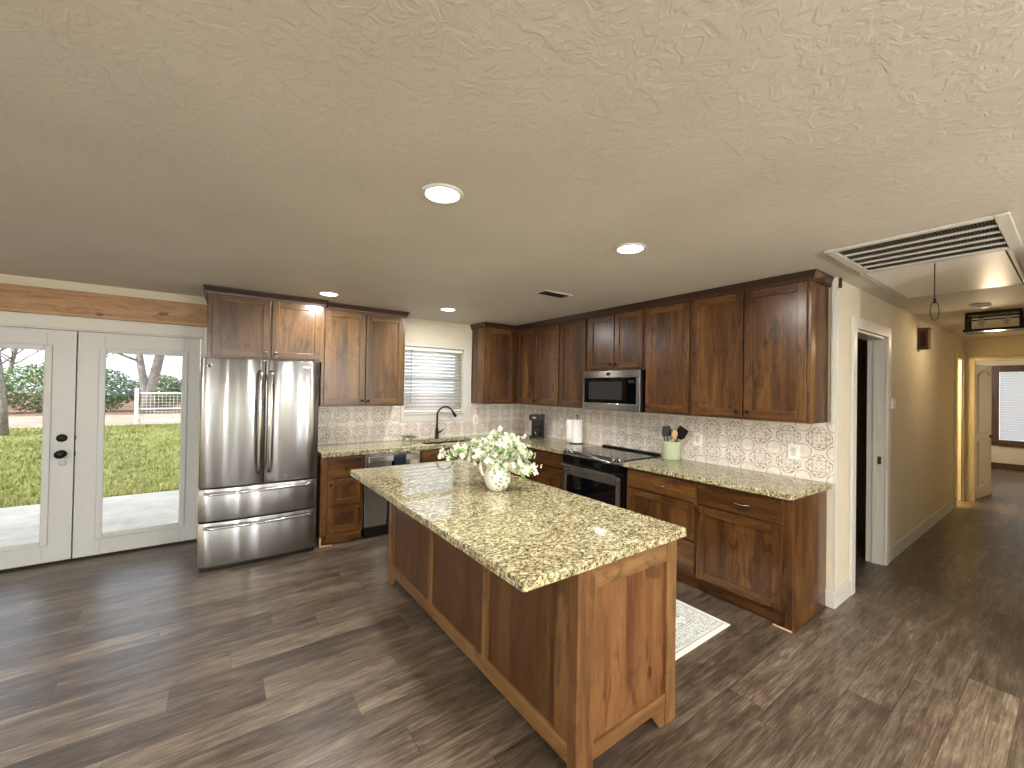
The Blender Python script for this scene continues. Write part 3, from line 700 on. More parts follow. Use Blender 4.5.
# back left drawers
t = base('narrow drawer base cabinet between refrigerator and dishwasher', (-2.870, -.002, 0), .412, 0, 'wv', 'wh')
d = slab('drawer', t, .062, .392, .655, .853, DY, 'wh'); knob(d, .235, .745, DY-.02)
d = shaker('drawer', t, .062, .392, .385, .640, DY, 'wv', 'wh', .062, rec=.015); knob(d, .090, .60, DY-.02)
d = shaker('drawer', t, .062, .392, .125, .375, DY, 'wv', 'wh', .062, rec=.015); knob(d, .365, .335, DY-.02)
MB().prism([(.062, .10), (.062, .03), (.10, .03), (.14, .001), (.31, .001), (.35, .03), (.392, .03), (.392, .0995)], -BD+.01, -BD+.03, 'wh', 'y').build('toe_board', t, .001)
MB().box(.0, .11, -BD-.012, -BD-.002, .001, .010, 'rawwood').box(.0, .012, -BD-.012, -BD-.002, .0105, .09, 'rawwood').build('wood_strip', t, label='pale unfinished wood strip at the left foot')

# --- island
it = thing('kitchen_island', 'long alder wood kitchen island with framed panels in the room centre', 'kitchen island', (-2.56, -3.80, 0))
IW, IL = .665, 2.135   # x 0..IW (faces -X at 0), y 0..IL
IB = .874
# core body
MB().box(.022, IW-.022, .022, IL-.022, .10, IB, 'iv').build('cabinet_body', it)
# posts
for (x, y, w_p) in ((0, 0, .10), (IW-.075, 0, .075), (0, IL-.05, .05), (IW-.05, IL-.05, .05)):
    MB().box(x, x+w_p, y, y+.05, .001, IB, 'iv').build('corner_post', it, .003)
def bracket(x, y, ax, s):
    z1, L = .098, .10
    pts = [(0, .001), (s*.035, .001), (s*.05, .02), (s*L, z1-.015), (s*L, z1), (0, z1)]
    b = MB()
    if ax == 'x': b.prism([(x+p[0], p[1]) for p in pts], y, y+.018, 'ih', 'y')
    else:
        b.prism([(y+p[0], p[1]) for p in pts], x, x+.018, 'ih', 'x')
    b.build('bracket_foot', it, .001)
bracket(IW-.0755, .006, 'x', -1); bracket(.006, IL-.0505, 'y', -1)
# end panel facing -Y
e = MB()
e.box(.0505, .0985, .004, .0215, .10, IB, 'iv').box(IW-.0985, IW-.0505, .004, .0215, .10, IB, 'iv') if False else None
e.box(.1005, IW-.0755, .004, .0215, .772, IB, 'ih').build('rail', it, .002)
MB().box(.1005, IW-.0755, .004, .0215, .085, .148, 'ih').build('rail', it, .002)
MB().box(.0505, .100, .006, .0215, .1485, .7715, 'iv').build('stile', it, .002) if False else None
MB().box(.1005, IW-.0755, .017, .0215, .1485, .7715, 'ip').build('end_panel', it)
# side panels facing -X (y from 0)
MB().box(.004, .0215, .0505, IL-.0505, .085, .165, 'ih').build('rail', it, .002)
MB().box(.004, .0215, .0505, IL-.0505, .81, IB, 'ih').build('rail', it, .002)
cuts = [(.0505, .135), (.650, .705), (1.335, 1.390), (IL-.11, IL-.0505)]
for a, b_ in cuts: MB().box(.004, .0215, a, b_, .1655, .8095, 'iv').build('stile', it, .002)
for (a, _), (c, _2) in zip([(x[1], 0) for x in cuts[:-1]], [(x[0], 0) for x in cuts[1:]]):
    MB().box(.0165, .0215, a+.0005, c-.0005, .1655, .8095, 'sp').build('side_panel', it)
# doors on the range side
for k in range(3):
    b = MB(); y0 = .06+k*.68; y1 = y0+.66
    b.box(IW-.0215, IW-.002, y0, y0+.06, .12, .85, 'iv').box(IW-.0215, IW-.002, y1-.06, y1, .12, .85, 'iv').box(IW-.0215, IW-.002, y0+.0605, y1-.0605, .12, .18, 'ih').box(IW-.0215, IW-.002, y0+.0605, y1-.0605, .79, .85, 'ih').box(IW-.0215, IW-.012, y0+.0605, y1-.0605, .1805, .7895, 'iv')
    b.build('door', it, .002)
# worktops
def rounded(x0, x1, y0, y1, r=.03, n=5):
    pts = []
    for cx, cy, a0 in ((x1-r, y0+r, -PI/2), (x1-r, y1-r, 0), (x0+r, y1-r, PI/2), (x0+r, y0+r, PI)):
        pts += [(cx+r*math.cos(a0+PI/2*k/n), cy+r*math.sin(a0+PI/2*k/n)) for k in range(n+1)]
    return pts
tag(MB().prism(rounded(-2.852, -1.851, -3.829, -1.582, .018), .8755, .915, 'granite').build('granite_worktop', bevel=.004), 'large speckled granite worktop covering the kitchen island', 'worktop')
tag(MB().prism([(-.645, -3.842), (-.0125, -3.866), (-.0125, -2.463), (-.668, -2.463), (-.668, -3.812), (-.66, -3.834)], .8755, .915, 'granite').build('granite_worktop', bevel=.004), 'speckled granite worktop on the base cabinets right of the range', 'worktop')
sx0, sx1, sy0, sy1 = -1.74, -1.02, -.53, -.12
lt = MB(); zc0, zc1 = .8755, .915
for (a, b_, c, d_) in ((-2.872, sx0, -.655, -.0125), (sx1, -.0125, -.655, -.0125), (sx0, sx1, -.655, sy0), (sx0, sx1, sy1, -.0125), (-.668, -.0125, -1.662, -.655)):
    lt.box(a, b_, c, d_, zc0, zc1, 'granite')
bmesh.ops.remove_doubles(lt.b, verts=lt.b.verts, dist=1e-5)
tag(lt.build('granite_worktop'), 'L-shaped speckled granite worktop running past the sink into the corner', 'worktop')
# backsplashes
tag(MB().box(-.011, -.0005, -3.868, -.0125, .9155 - .0, 1.361, 'tile_y').box(-.0109, -.0006, -2.462, -1.664, .80, .9154, 'tile_y').build('tile_backsplash'), 'brown medallion patterned tile backsplash along the range wall', 'backsplash')
b = MB()
b.box(-2.872, -1.857, -.011, -.0005, .9155, 1.351, 'tile_x').box(-1.8565, -.8605, -.011, -.0005, .9155, 1.1305, 'tile_x').box(-.8595, -.0115, -.011, -.0005, .9155, 1.361, 'tile_x')
tag(b.build('tile_backsplash'), 'brown medallion patterned tile backsplash under the kitchen window', 'backsplash')

# --- sink and faucet
t = thing('kitchen_sink', 'undermount sink basin set in the granite below the window', 'sink', ((sx0+sx1)/2, (sy0+sy1)/2, .70))
hx, hy = (sx1-sx0)/2, (sy1-sy0)/2
b = MB(); b.box(-hx, hx, -hy, hy, 0, .004, 'steelh').box(-hx-.004, -hx, -hy-.004, hy+.004, 0, .175, 'steelh').box(hx, hx+.004, -hy-.004, hy+.004, 0, .175, 'steelh').box(-hx, hx, -hy-.004, -hy, 0, .175, 'steelh').box(-hx, hx, hy, hy+.004, 0, .175, 'steelh')
b.build('basin', t)
MB().lathe([(.04, .0045), (.04, .008), (.01, .006)], 'chrome', 16).build('drain', t)
f = thing('kitchen_faucet', 'matte black gooseneck faucet rising behind the sink', 'faucet', (-1.385, -.070, .9155))
MB().lathe([(.027, 0), (.027, .012), (.022, .02), (.020, .11), (.016, .12)], 'bmatte', 18).build('faucet_body', f)
import math as _m
P = [(0, 0, .115), (0, 0, .24)] + [(.105-.105*_m.cos(PI*k/10*.86), -.035*(k/10), .30+.105*_m.sin(PI*k/10*.86)) for k in range(11)]
MB().tube(P, .0115, 'bmatte', 12).build('spout', f)
e0 = Vector(P[-1]); d0 = (Vector(P[-1])-Vector(P[-2])).normalized()
MB().tube([e0+d0*.0, e0+d0*.01, e0+d0*.075, e0+d0*.085], [.012, .016, .020, .014], 'bmatte', 12).build('spray_head', f)
MB().tube([(.02, 0, .075), (.05, -.005, .085), (.085, -.01, .115)], [.012, .010, .007], 'bmatte', 10).build('handle', f)

# --- refrigerator
fr = thing('refrigerator', 'stainless steel french door refrigerator with two bottom drawers', 'refrigerator', (-3.816, -.70, 0))
FW = .905
b = MB().box(.006, FW-.006, .075, .80, .045, 1.775, 'black'); b.build('cabinet_body', fr, .004)
MB().box(.02, FW-.02, .03, .75, .012, .0445, 'black').build('base_grille', fr)
for x in (.05, FW-.05): MB().lathe([(.02, .001), (.02, .0115)], 'black', 12, (x, .06, 0)).build('foot', fr)
def bulge(x0, x1, z0, z1, name, amp=.014, mat='steel'):
    b = MB(); n = 14; pts = []
    for i in range(n+1):
        u = i/n; pts.append((x0+(x1-x0)*u, .0 + amp*(2*u-1)**4*1.3 - amp*(1-(2*u-1)**2)*.5 + .012))
    pts += [(x1, .072), (x0, .072)]
    b.prism(pts, z0, z1, mat)
    o = b.build(name, fr, .004, 2)
    for p in o.data.polygons: p.use_smooth = abs(p.normal.z) < .5 and p.normal.y < -.5
    return o
lx = .462
dL = bulge(0, lx-.003, .700, 1.79, 'door'); dR = bulge(lx+.003, FW, .700, 1.79, 'door')
dA = bulge(0, FW, .418, .688, 'freezer_drawer', .018); dB = bulge(0, FW, .040, .406, 'freezer_drawer', .018)
for dd, x in ((dL, lx-.042), (dR, lx+.042)):
    P = [(x, .004, .80), (x, -.035, .83)] + [(x, -.045-.018*math.sin(PI*k/8), .86+.77*k/8) for k in range(9)] + [(x, -.035, 1.66), (x, .004, 1.69)]
    MB().tube(P, .016, 'chrome', 10).build('handle', dd)
for dd, z in ((dA, .655), (dB, .372)):
    P = [(.05, .012, z), (.06, -.03, z)] + [(.09+(FW-.18)*k/12, -.036-.022*math.sin(PI*k/12), z) for k in range(13)] + [(FW-.06, -.03, z), (FW-.05, .012, z)]
    MB().tube(P, .013, 'chrome', 10).build('handle', dd)
MB().lathe([(.019, 0), (.019, .003), (.015, .004), (.002, .0045)], 'nickel', 20, (.055, .010, 1.725), RX).lathe([(.013, .0046), (.011, .0052)], 'black', 20, (.055, .010, 1.725), RX, True).build('round_badge', dL, label='small round silver badge')
MB().box(lx+.30, lx+.36, .001, .004, 1.735, 1.745, 'nickel').build('badge', dR)

# --- dishwasher
dwt = thing('dishwasher', 'stainless dishwasher beside the narrow drawer cabinet', 'dishwasher', (-2.453, -.632, 0))
MB().box(.004, .596, .028, .60, .10, .868, 'black').build('tub', dwt)
MB().box(.002, .598, 0, .027, .115, .872, 'steel').build('door_panel', dwt, .004)
MB().box(.01, .59, .03, .06, .001, .098, 'black').build('kick_plate', dwt)
MB().box(.03, .57, -.034, -.018, .785, .845, 'steelh').box(.03, .055, -.0175, -.0005, .79, .84, 'steelh').box(.545, .57, -.0175, -.0005, .79, .84, 'steelh').build('handle', dwt, .004, label='wide polished bar handle')
# towel over the handle
def towel(u, v):
    w = .13+.03*v; x = -2.215+.12*(1-v)*.45 + u*w + .008*math.sin(9*v+3*u)
    return (x, -.676-.004-.010*math.sin(u*8)*min(1, v*3)-.006*v, .852-.78*v)
tw = MB().grid(towel, 14, 22, 'navy'); tag(tw.build('dish_towel', solid=.004), 'long dark towel hanging from the dishwasher handle', 'towel')

# --- range
rg = thing('range', 'black and stainless slide in electric range below the microwave', 'range', (-.02, -1.668, 0), RW)
RWD = .79
MB().box(.006, RWD-.006, -.60, -.03, .02, .905, 'black').build('range_body', rg, .002)
for x in (.05, RWD-.05): MB().lathe([(.018, .001), (.018, .0195)], 'black', 10, (x, -.5, 0)).build('foot', rg)
MB().box(-.0, RWD, -.600, -.012, .9155, .924, 'bglass').build('cooktop', rg, .003)
MB().prism([(-.601, .924), (-.601, .9), (-.640, .872), (-.650, .880), (-.648, .893), (-.615, .921)], 0, RWD, 'steelh', 'x').build('front_trim', rg, .001)
MB().box(.003, RWD-.003, -.648, -.6015, .800, .871, 'bglass').build('control_panel', rg, .004)
MB().box(.02, RWD-.02, -.055, -.014, .9245, .944, 'black').build('rear_vent_rail', rg, .004)
NK = Vector((0, -.62, .78)).normalized()
Mk = Vector((0, -.6, .8)).to_track_quat('Z', 'Y').to_matrix()
for x in (.045, .115, RWD-.115, RWD-.045):
    MB().lathe([(.021, 0), (.021, .006), (.017, .012), (.016, .030), (.012, .034), (.002, .035)], 'chrome', 18, (x, -.628, .912), Mk).build('knob', rg)
od = MB(); zf0, zf1 = .235, .765; f0 = -.655
od.box(.012, .062, f0, -.602, zf0, zf1, 'steelh').box(RWD-.062, RWD-.012, f0, -.602, zf0, zf1, 'steelh').box(.0625, RWD-.0625, f0, -.602, zf1-.085, zf1, 'steelh').box(.0625, RWD-.0625, f0, -.602, zf0, zf0+.05, 'steelh')
odo = od.build('oven_door', rg, .003)
MB().box(.0625, RWD-.0625, f0+.006, -.603, zf0+.0505, zf1-.0855, 'bglass').build('oven_window', odo)
MB().box(.03, RWD-.03, -.705, -.685, .755, .792, 'steelh').box(.05, .075, -.6845, -.6555, .765-.03, .79-.03, 'steelh').box(RWD-.075, RWD-.05, -.6845, -.6555, .735, .76, 'steelh').build('handle', odo, .005)
MB().box(.012, RWD-.012, -.648, -.602, .055, .225, 'steelh').build('storage_drawer', rg, .004)
MB().box(.02, RWD-.02, -.59, -.57, .003, .0545, 'black').build('kick_plate', rg) if False else None
for (x, y, r) in ((.2, -.42, .10), (.58, -.42, .085), (.2, -.17, .075), (.58, -.17, .10)):
    MB().tube([(x+r*math.cos(a*PI/16), y+r*math.sin(a*PI/16), .9242) for a in range(32)], .0009, 'nickel', 4, True).build('burner_ring', rg)

# --- microwave
mw = thing('microwave', 'stainless over the range microwave hung under the short cabinet', 'microwave', (-.014, -1.684, 1.362), RW)
MWW, MWH = .765, .415
MB().box(.003, MWW-.003, -.355, 0, 0, MWH, 'black').build('microwave_body', mw, .003)
md_ = MB()
md_.box(0, MWW, -.39, -.3555, MWH-.075, MWH-.001, 'steelh').box(0, MWW, -.39, -.3555, .001, .075, 'steelh').box(0, .028, -.39, -.3555, .0755, MWH-.0755, 'steelh').box(MWW-.045, MWW, -.39, -.3555, .0755, MWH-.0755, 'steelh')
o = md_.build('door_frame', mw, .003)
MB().box(.0285, MWW-.0455, -.388, -.3555, .0755, MWH-.0755, 'bglass').build('door_glass', mw)
MB().box(.095, MWW-.22, -.3892, -.3882, .115, MWH-.115, 'dark').build('viewing_window', mw, label='dark mesh viewing window')
MB().box(MWW/2-.035, MWW/2+.01, -.3925, -.3905, MWH-.050, MWH-.022, 'black').build('badge', mw)
MB().box(MWW-.14, MWW-.07, -.3888, -.3882, MWH-.13, MWH-.10, 'dark').build('display', mw)
MB().box(.04, .09, -.3912, -.3902, .03, .036, 'dark').build('badge', mw)

# ---------------------------------------------------------------- small things on the worktops
cm = thing('coffee_maker', 'small black drip coffee maker in the worktop corner', 'coffee maker', (-.165, -.61, .9155), math.radians(-52))
MB().prism(rounded(-.085, .085, -.115, .10, .02), 0, .03, 'black').build('base', cm, .004)
MB().prism(rounded(-.085, .085, .02, .10, .015), .0305, .235, 'black').build('water_tank', cm, .004)
MB().prism(rounded(-.088, .088, -.11, .103, .02), .2355, .315, 'black').build('brew_head', cm, .008)
MB().lathe([(.055, .032), (.062, .06), (.060, .10), (.045, .140), (.047, .150)], 'cglass', 20, (0, -.05, 0)).build('carafe', cm)
MB().tube([(.0, -.108, .06), (.0, -.135, .07), (0, -.14, .11), (0, -.10, .135)], .007, 'black', 8).build('carafe_handle', cm)
MB().box(-.04, .01, -.1135, -.1108, .262, .285, 'nickel').build('control_panel', cm)
MB().lathe([(.045, .151), (.046, .165), (.02, .17)], 'black', 20, (0, -.05, 0)).build('carafe_lid', cm)

ph = thing('paper_towel_holder', 'thin black upright paper towel holder left of the range', 'paper towel holder', (-.115, -1.32, .9155))
MB().lathe([(.085, 0), (.085, .006), (.01, .009), (.006, .012), (.006, .335), (.010, .340), (.010, .35), (.002, .355)], 'bmatte', 20).build('holder_stand', ph)
pr = MB()
n_ = 40; po = []; 
for k in range(n_): po.append((.066*math.cos(2*PI*k/n_), .066*math.sin(2*PI*k/n_)))
pi_ = [(.02*math.cos(2*PI*k/n_), .02*math.sin(2*PI*k/n_)) for k in range(n_)]
V = [[pr.b.verts.new((*p, z)) for p in ring] for ring, z in ((po, .0), (po, .28), (pi_, .28), (pi_, .0))]
fs = []
for q in range(4):
    A_, B_ = V[q], V[(q+1) % 4]
    for k in range(n_): fs.append(pr.b.faces.new((A_[k], A_[(k+1) % n_], B_[(k+1) % n_], B_[k])))
for f_ in fs: f_.smooth = False
pr._tag(fs, 'paper')
tr = thing('paper_towel_roll', 'white paper towel roll standing on its black holder', 'paper towel roll', (-.115, -1.32, .9275-.0))
pr.build('roll', tr)
MB().grid(lambda u, v: (-.0665-.02*u, .02+.075*u, .002+.276*v), 4, 4, 'paper').build('loose_sheet', tr, solid=.0015)

ck = thing('utensil_crock', 'pale green ceramic crock right of the range', 'crock', (-.118, -2.605, .9155))
MB().lathe([(.080, 0), (.086, .006), (.086, .155), (.090, .162), (.090, .172), (.084, .176), (.079, .17), (.078, .02), (.01, .014)], 'crock', 32).build('crock_body', ck)
MT['spoonwood'] = wood('utensil_wood', False, (190, 150, 104), (214, 178, 132), (226, 194, 150), .6, False)
def utensil(name, label, mat, dx, dy, ang, az, L, head, cat='utensil'):
    t = thing(name, label, cat, (-.118+dx, -2.605+dy, .935), az)
    R = Matrix.Rotation(ang, 3, 'Y')
    ob = MB().tube([R @ Vector((0, 0, z)) for z in (0, L*.5, L)], [.006, .006, .005], mat, 8)
    ob.build('handle', t)
    hb = MB(); pts = {'slotted': [(-.034, 0), (.034, 0), (.044, .05), (.040, .10), (-.040, .10), (-.044, .05)],
                      'spatula': [(-.026, 0), (.026, 0), (.050, .03), (.050, .12), (-.050, .12), (-.050, .03)],
                      'spoon': [(.024*math.sin(2*PI*k/12), .038-.04*math.cos(2*PI*k/12)) for k in range(12)]}[head]
    hb.prism([(p[0], p[1]) for p in pts], -.003, .003, mat, 'y')
    for v in hb.b.verts: v.co = R @ (v.co + Vector((0, 0, L)))
    hb.build('head', t, .002)
utensil('cooking_spoon', 'black slotted spoon upright at the left of the green crock', 'bmatte', .0, .02, math.radians(-6), math.radians(-35), .20, 'slotted')
utensil('cooking_spatula', 'black spatula leaning furthest right out of the green crock', 'black', .0, .045, math.radians(30), math.radians(-80), .215, 'spatula')
utensil('wooden_spoon', 'pale wooden spoon leaning in the green crock', 'spoonwood', -.02, .02, math.radians(14), math.radians(-75), .20, 'spoon')
utensil('wooden_spoon', 'shorter pale wooden spoon nearest the black spatula', 'spoonwood', -.035, .03, math.radians(21), math.radians(-80), .20, 'spoon')
utensil('whisk_handle', 'thin steel utensil handle at the far left of the green crock', 'nickel', .0, .05, math.radians(-10), math.radians(-100), .185, 'spoon')

# outlets
def outlet(label, loc, rz, rocker=True):
    t = thing('wall_outlet', label, 'outlet', loc, rz)
    MB().box(-.04, .04, -.006, 0, -.06, .06, 'plate').build('cover_plate', t, .003)
    MB().box(-.016, .016, -.009, -.0062, -.034, .034, 'white').build('rocker', t, .001)
outlet('white outlet plate on the tile at the right end of the range wall', (-.0115, -3.612, 1.115), RW)
outlet('white outlet plate on the tile just right of the green crock', (-.0115, -2.815, 1.125), RW)
outlet('white outlet plate on the tile right of the kitchen window', (-.78, -.0115, 1.135), 0)
outlet('white outlet plate on the tile between coffee maker and paper towels', (-.0115, -.93, 1.13), RW)

# succulent by the sink
sp = thing('potted_succulent', 'little green succulent in a small dish left of the sink', 'plant', (-1.80, -.10, .9155))
MB().lathe([(.025, 0), (.032, .02), (.034, .035), (.03, .033), (.002, .03)], 'plate', 16).build('dish', sp)
lf = MB()
for k in range(26):
    a = k*2.4; r = .012+.0022*k; z = .085-.0018*k
    d = Vector((math.cos(a), math.sin(a), .35)).normalized(); s_ = Vector((-math.sin(a), math.cos(a), 0))
    p0 = Vector((0, 0, .03)); p1 = p0+d*r; p2 = p0+d*(r+.028)+Vector((0, 0, .01))
    lf.quad([p0, p1+s_*.009, p2, p1-s_*.009], 'leaf')
lf.build('leaves', sp, solid=.003)
sp2 = copy_tree(sp); sp2.location = (-1.70, -.075, .9155); sp2.scale = (.8, .8, .7); sp2.rotation_euler.z = 1; sp2['label'] = 'second smaller green succulent nearest the sink edge'

# pitcher with blossoms
pt = thing('ceramic_pitcher', 'cream ceramic pitcher with painted sprigs on the island', 'pitcher', (-2.215, -2.715, .9155), math.radians(-36))
MB().lathe([(.045, 0), (.058, .004), (.078, .035), (.088, .075), (.084, .115), (.066, .155), (.050, .185), (.050, .20), (.058, .218), (.053, .218), (.045, .20), (.045, .185), (.060, .155), (.078, .115), (.080, .075), (.060, .02), (.01, .012)], 'pitcher', 36).build('pitcher_body', pt)
MB().tube([(-.050, 0, .195), (-.085, -.01, .208), (-.108, -.012, .185), (-.112, -.012, .145), (-.100, -.008, .105), (-.082, 0, .085)], [.010, .010, .011, .012, .010, .008], 'pitcher', 10).build('handle', pt)
MB().prism([(-.022, 0), (.022, 0), (.0, .032)], .200, .216, 'pitcher').build('spout', pt, .004) if False else None
# blossom branch prototype(s)
def blossom(b, c, r, rnd):
    d = Vector((rnd.uniform(-1, 1), rnd.uniform(-1, 1), rnd.uniform(-.2, 1))).normalized(); a = d.orthogonal().normalized(); e_ = d.cross(a)
    for k in range(5):
        t_ = 2*PI*k/5+rnd.random(); v = a*math.cos(t_)+e_*math.sin(t_); w = d.cross(v)
        b.quad([c, c+v*r*.6+w*r*.42+d*r*.12, c+v*r*1.05+d*r*.38, c+v*r*.6-w*r*.42+d*r*.12], 'petal')
    b.lathe([(r*.16, 0), (r*.12, r*.2)], 'pistil', 5, c+d*r*.05)
def branch(dirv, L, seed):
    rnd = random.Random(seed)
    t = thing('blossom_branch', 'branch of white blossoms standing in the cream pitcher', 'flower branch', (-2.215, -2.715, 1.105), 0, 'white blossom branches in the pitcher')
    d = Vector(dirv).normalized(); side = Vector((d.x, d.y, 0))
    pts = [Vector((0, 0, -.05))+side*.005 + d*L*k/6 + Vector((0, 0, .03*math.sin(k/6*PI*.9))) + side*.05*(k/6)**2 for k in range(7)]
    MB().tube(pts, [.003, .003, .0026, .0024, .002, .0016, .001], 'stem', 6).build('stem', t)
    b = MB(); lf = MB()
    for k in range(2, 7):
        for q in range(10):
            c = pts[k]+Vector((rnd.gauss(0, .024), rnd.gauss(0, .024), rnd.gauss(.0, .022)))
            blossom(b, c, rnd.uniform(.017, .025), rnd)
        for q in range(4):
            c = pts[k]+Vector((rnd.gauss(0, .026), rnd.gauss(0, .02), rnd.gauss(-.005, .02)))
            v = Vector((rnd.uniform(-1, 1), rnd.uniform(-1, 1), rnd.uniform(-.4, .6))).normalized(); w = v.orthogonal().normalized()
            lf.quad([c, c+v*.022+w*.011, c+v*.050, c+v*.022-w*.011], 'leaf')
    b.build('blossoms', t, fix=False); lf.build('leaves', t, fix=False)
R_ = Vector((.81, -.585, 0)); F_ = Vector((.585, .81, 0))
for i, (a, f_, z, L) in enumerate(((-1, .05, .30, .29), (-.9, -.1, .5, .23), (-.55, .2, .8, .19), (-.3, -.3, .95, .19), (0, .1, 1, .22), (.15, -.4, .8, .16), (.35, .2, .9, .19), (.6, -.2, .62, .18), (.85, .15, .42, .16), (1, -.1, .0, .16), (.7, -.5, .0, .16), (-.45, -.5, .4, .15), (.05, .5, .6, .17))):
    branch(R_*a+F_*f_+Vector((0, 0, z)), L, 40+i)

# rug
tag(MB().box(-1.62, -.865, -3.555, -2.30, .0005, .008, 'rug').build('floor_rug', bevel=.003), 'cream and grey floral rug on the floor behind the island', 'rug')

# ---------------------------------------------------------------- ceiling items
def can_light(x, y, label, watts=15, r=.075):
    t = thing('recessed_light', label, 'ceiling light', (x, y, H-.0005))
    b = MB().lathe([(r+.018, 0), (r+.018, -.004), (r+.006, -.010), (r, -.008), (r, -.001)], 'white', 32, cap=False); b.build('trim_ring', t)
    MB().lathe([(r-.001, -.004), (r-.001, -.0065), (.002, -.0075)], 'led', 32).build('lens', t)
    l = bpy.data.lights.new('lamp', 'AREA'); l.shape = 'DISK'; l.size = r*1.8; l.energy = watts; l.color = (1, .985, .96); l.spread = PI
    o = bpy.data.objects.new('lamp', l); COL.objects.link(o); o.parent = t; o.location = (0, 0, -.02)
    return t
can_light(-2.915, -3.275, 'lit round recessed ceiling light nearest the camera')
can_light(-1.690, -3.335, 'lit round recessed ceiling light above the island right end')
can_light(-1.646, -.835, 'lit round recessed ceiling light in front of the window')
can_light(-2.865, -.785, 'lit round recessed ceiling light in front of the refrigerator')
for i, (x, y) in enumerate(((-5.9, -3.3), (-5.9, -6.3), (-3.7, -6.6), (-1.6, -6.3), (-5.9, -8.4), (-3.7, -8.4), (-1.4, -8.4))):  # extra lights added out of view to raise the room brightness
    can_light(x, y, 'added recessed fill light in the living area behind the camera', 30)['group'] = 'added recessed fill lights'
vt = thing('ceiling_vent', 'small white slatted ceiling register over the cooking aisle', 'vent', (-1.245, -2.135, H-.001), math.radians(0))
b = MB()
for q in ((-.165, .165, -.075, -.055), (-.165, .165, .055, .075), (-.165, -.145, -.0545, .0545), (.145, .165, -.0545, .0545)): b.box(*q, -.008, 0, 'white')
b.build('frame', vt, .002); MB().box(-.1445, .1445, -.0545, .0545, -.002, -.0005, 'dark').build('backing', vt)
for k in range(6):
    y = -.045+.018*k; MB().prism([(y-.006, -.004), (y-.005, -.002), (y+.006, -.009), (y+.005, -.011)], -.1444, .1444, 'nickel', 'x').build('louver', vt)

MT['fin'] = plain('grey_grille_fin', (92, 86, 78), .6)
# return air grille
gr = thing('return_air_grille', 'large white return air grille in the ceiling by the hall', 'vent', (-.745, -4.745, H-.001))
GX, GY = .715, .72
b = MB()
for q in ((0, GX, 0, .05), (0, GX, GY-.05, GY), (0, .04, .0505, GY-.0505), (GX-.04, GX, .0505, GY-.0505)): b.box(*q, -.014, 0, 'white')
b.build('frame', gr, .004)
MB().box(.0405, GX-.0405, .0505, GY-.0505, -.003, -.0008, 'dark').build('filter', gr)  # dark sheet in place of a hole, standing in for its shade
for k in range(1, 5):
    x = .04+(GX-.08)*k/5; MB().box(x-.004, x+.004, .0505, GY-.0505, -.016, -.0035, 'white').build('bar', gr)
fb = MB()
for k in range(48):
    y = .058+(GY-.116)*k/47
    for j_ in range(5):
        x0_ = .04+(GX-.08)*j_/5+.0045; x1_ = .04+(GX-.08)*(j_+1)/5-.0045
        fb.box(x0_, x1_, y-.0012, y+.0012, -.008, -.0035, 'fin')
o = fb.build('fins', gr)
# attic hatch
ah = thing('attic_hatch', 'painted attic ladder hatch panel in the hall ceiling', 'hatch', (.0, -4.70, H-.001))
MB().box(.012, 1.22, .025, .665, -.008, -.001, 'plate').build('hatch_panel', ah, .001)
b = MB()
for q in ((-.01, .004, .0, .69), (1.228, 1.24, .0, .69), (.0045, 1.2275, .0, .017), (.0045, 1.2275, .673, .69)): b.box(*q, -.010, -.0005, 'white')
b.build('frame', ah, .002)
MB().box(.0045, 1.2275, .0175, .0245, -.002, -.0005, 'dark').box(.0045, 1.2275, .6655, .6725, -.002, -.0005, 'dark').box(1.2205, 1.2275, .025, .665, -.002, -.0005, 'dark').build('gap', ah)
P = [(.03, -4.384, H-.012), (.031, -4.383, 2.30), (.03, -4.384, 2.19)]
lp = [(.03+.0, -4.384+.020*math.sin(2*PI*k/16), 2.122-.062*math.cos(2*PI*k/16)) for k in range(16)]
ps = thing('pull_cord', 'thin dark pull cord with a loop hanging from the attic hatch', 'cord', (0, 0, 0))
MB().tube(P, .0028, 'bmatte', 6).build('cord', ps); MB().tube(lp, .0028, 'bmatte', 6, True).lathe([(.006, 2.17), (.007, 2.18), (.006, 2.20)], 'bmatte', 8, (.03, -4.384, 0)).build('loop', ps)
# smoke alarm
sa = thing('smoke_alarm', 'round white smoke alarm on the hall ceiling', 'smoke alarm', (2.12, -4.375, H-.001))
MB().lathe([(.068, 0), (.068, -.012), (.060, -.030), (.02, -.035), (.002, -.035)], 'plate', 28).build('alarm_housing', sa)
MB().box(-.03, .03, -.003, .003, -.0365, -.0352, 'dark').build('slot', sa)
# hall flush light
hl = thing('flush_ceiling_light', 'dark rectangular lantern style light on the hall ceiling', 'ceiling light', (2.72, -4.41, H-.001))
b = MB().box(-.12, .12, -.19, .19, -.030, 0, 'bronze'); b.build('canopy', hl, .004)
b = MB()
for x in (-.11, .11):
    for y in (-.18, .18): b.box(x-.012, x+.012, y-.012, y+.012, -.175, -.0305, 'bmatte')
b.box(-.13, .13, -.205, .205, -.20, -.175, 'bmatte')
for x in (-.11, .11): b.box(x-.006, x+.006, -.168, .168, -.065, -.050, 'bmatte')
for y in (-.18, .18): b.box(-.098, .098, y-.006, y+.006, -.065, -.050, 'bmatte')
b.build('cage', hl, .002)
MB().box(-.108, .108, -.178, .178, -.170, -.066, 'cglass').build('glass_panel', hl) if False else None
for y in (-.09, .09): MB().lathe([(.008, -.0305), (.012, -.05), (.026, -.085), (.028, -.105), (.018, -.13), (.002, -.136)], 'led2' if 'led2' in MT else 'plate', 14, (0, y, 0)).build('bulb', hl)
l = bpy.data.lights.new('lamp', 'POINT'); l.energy = 11; l.color = (1, .76, .48); l.shadow_soft_size = .08
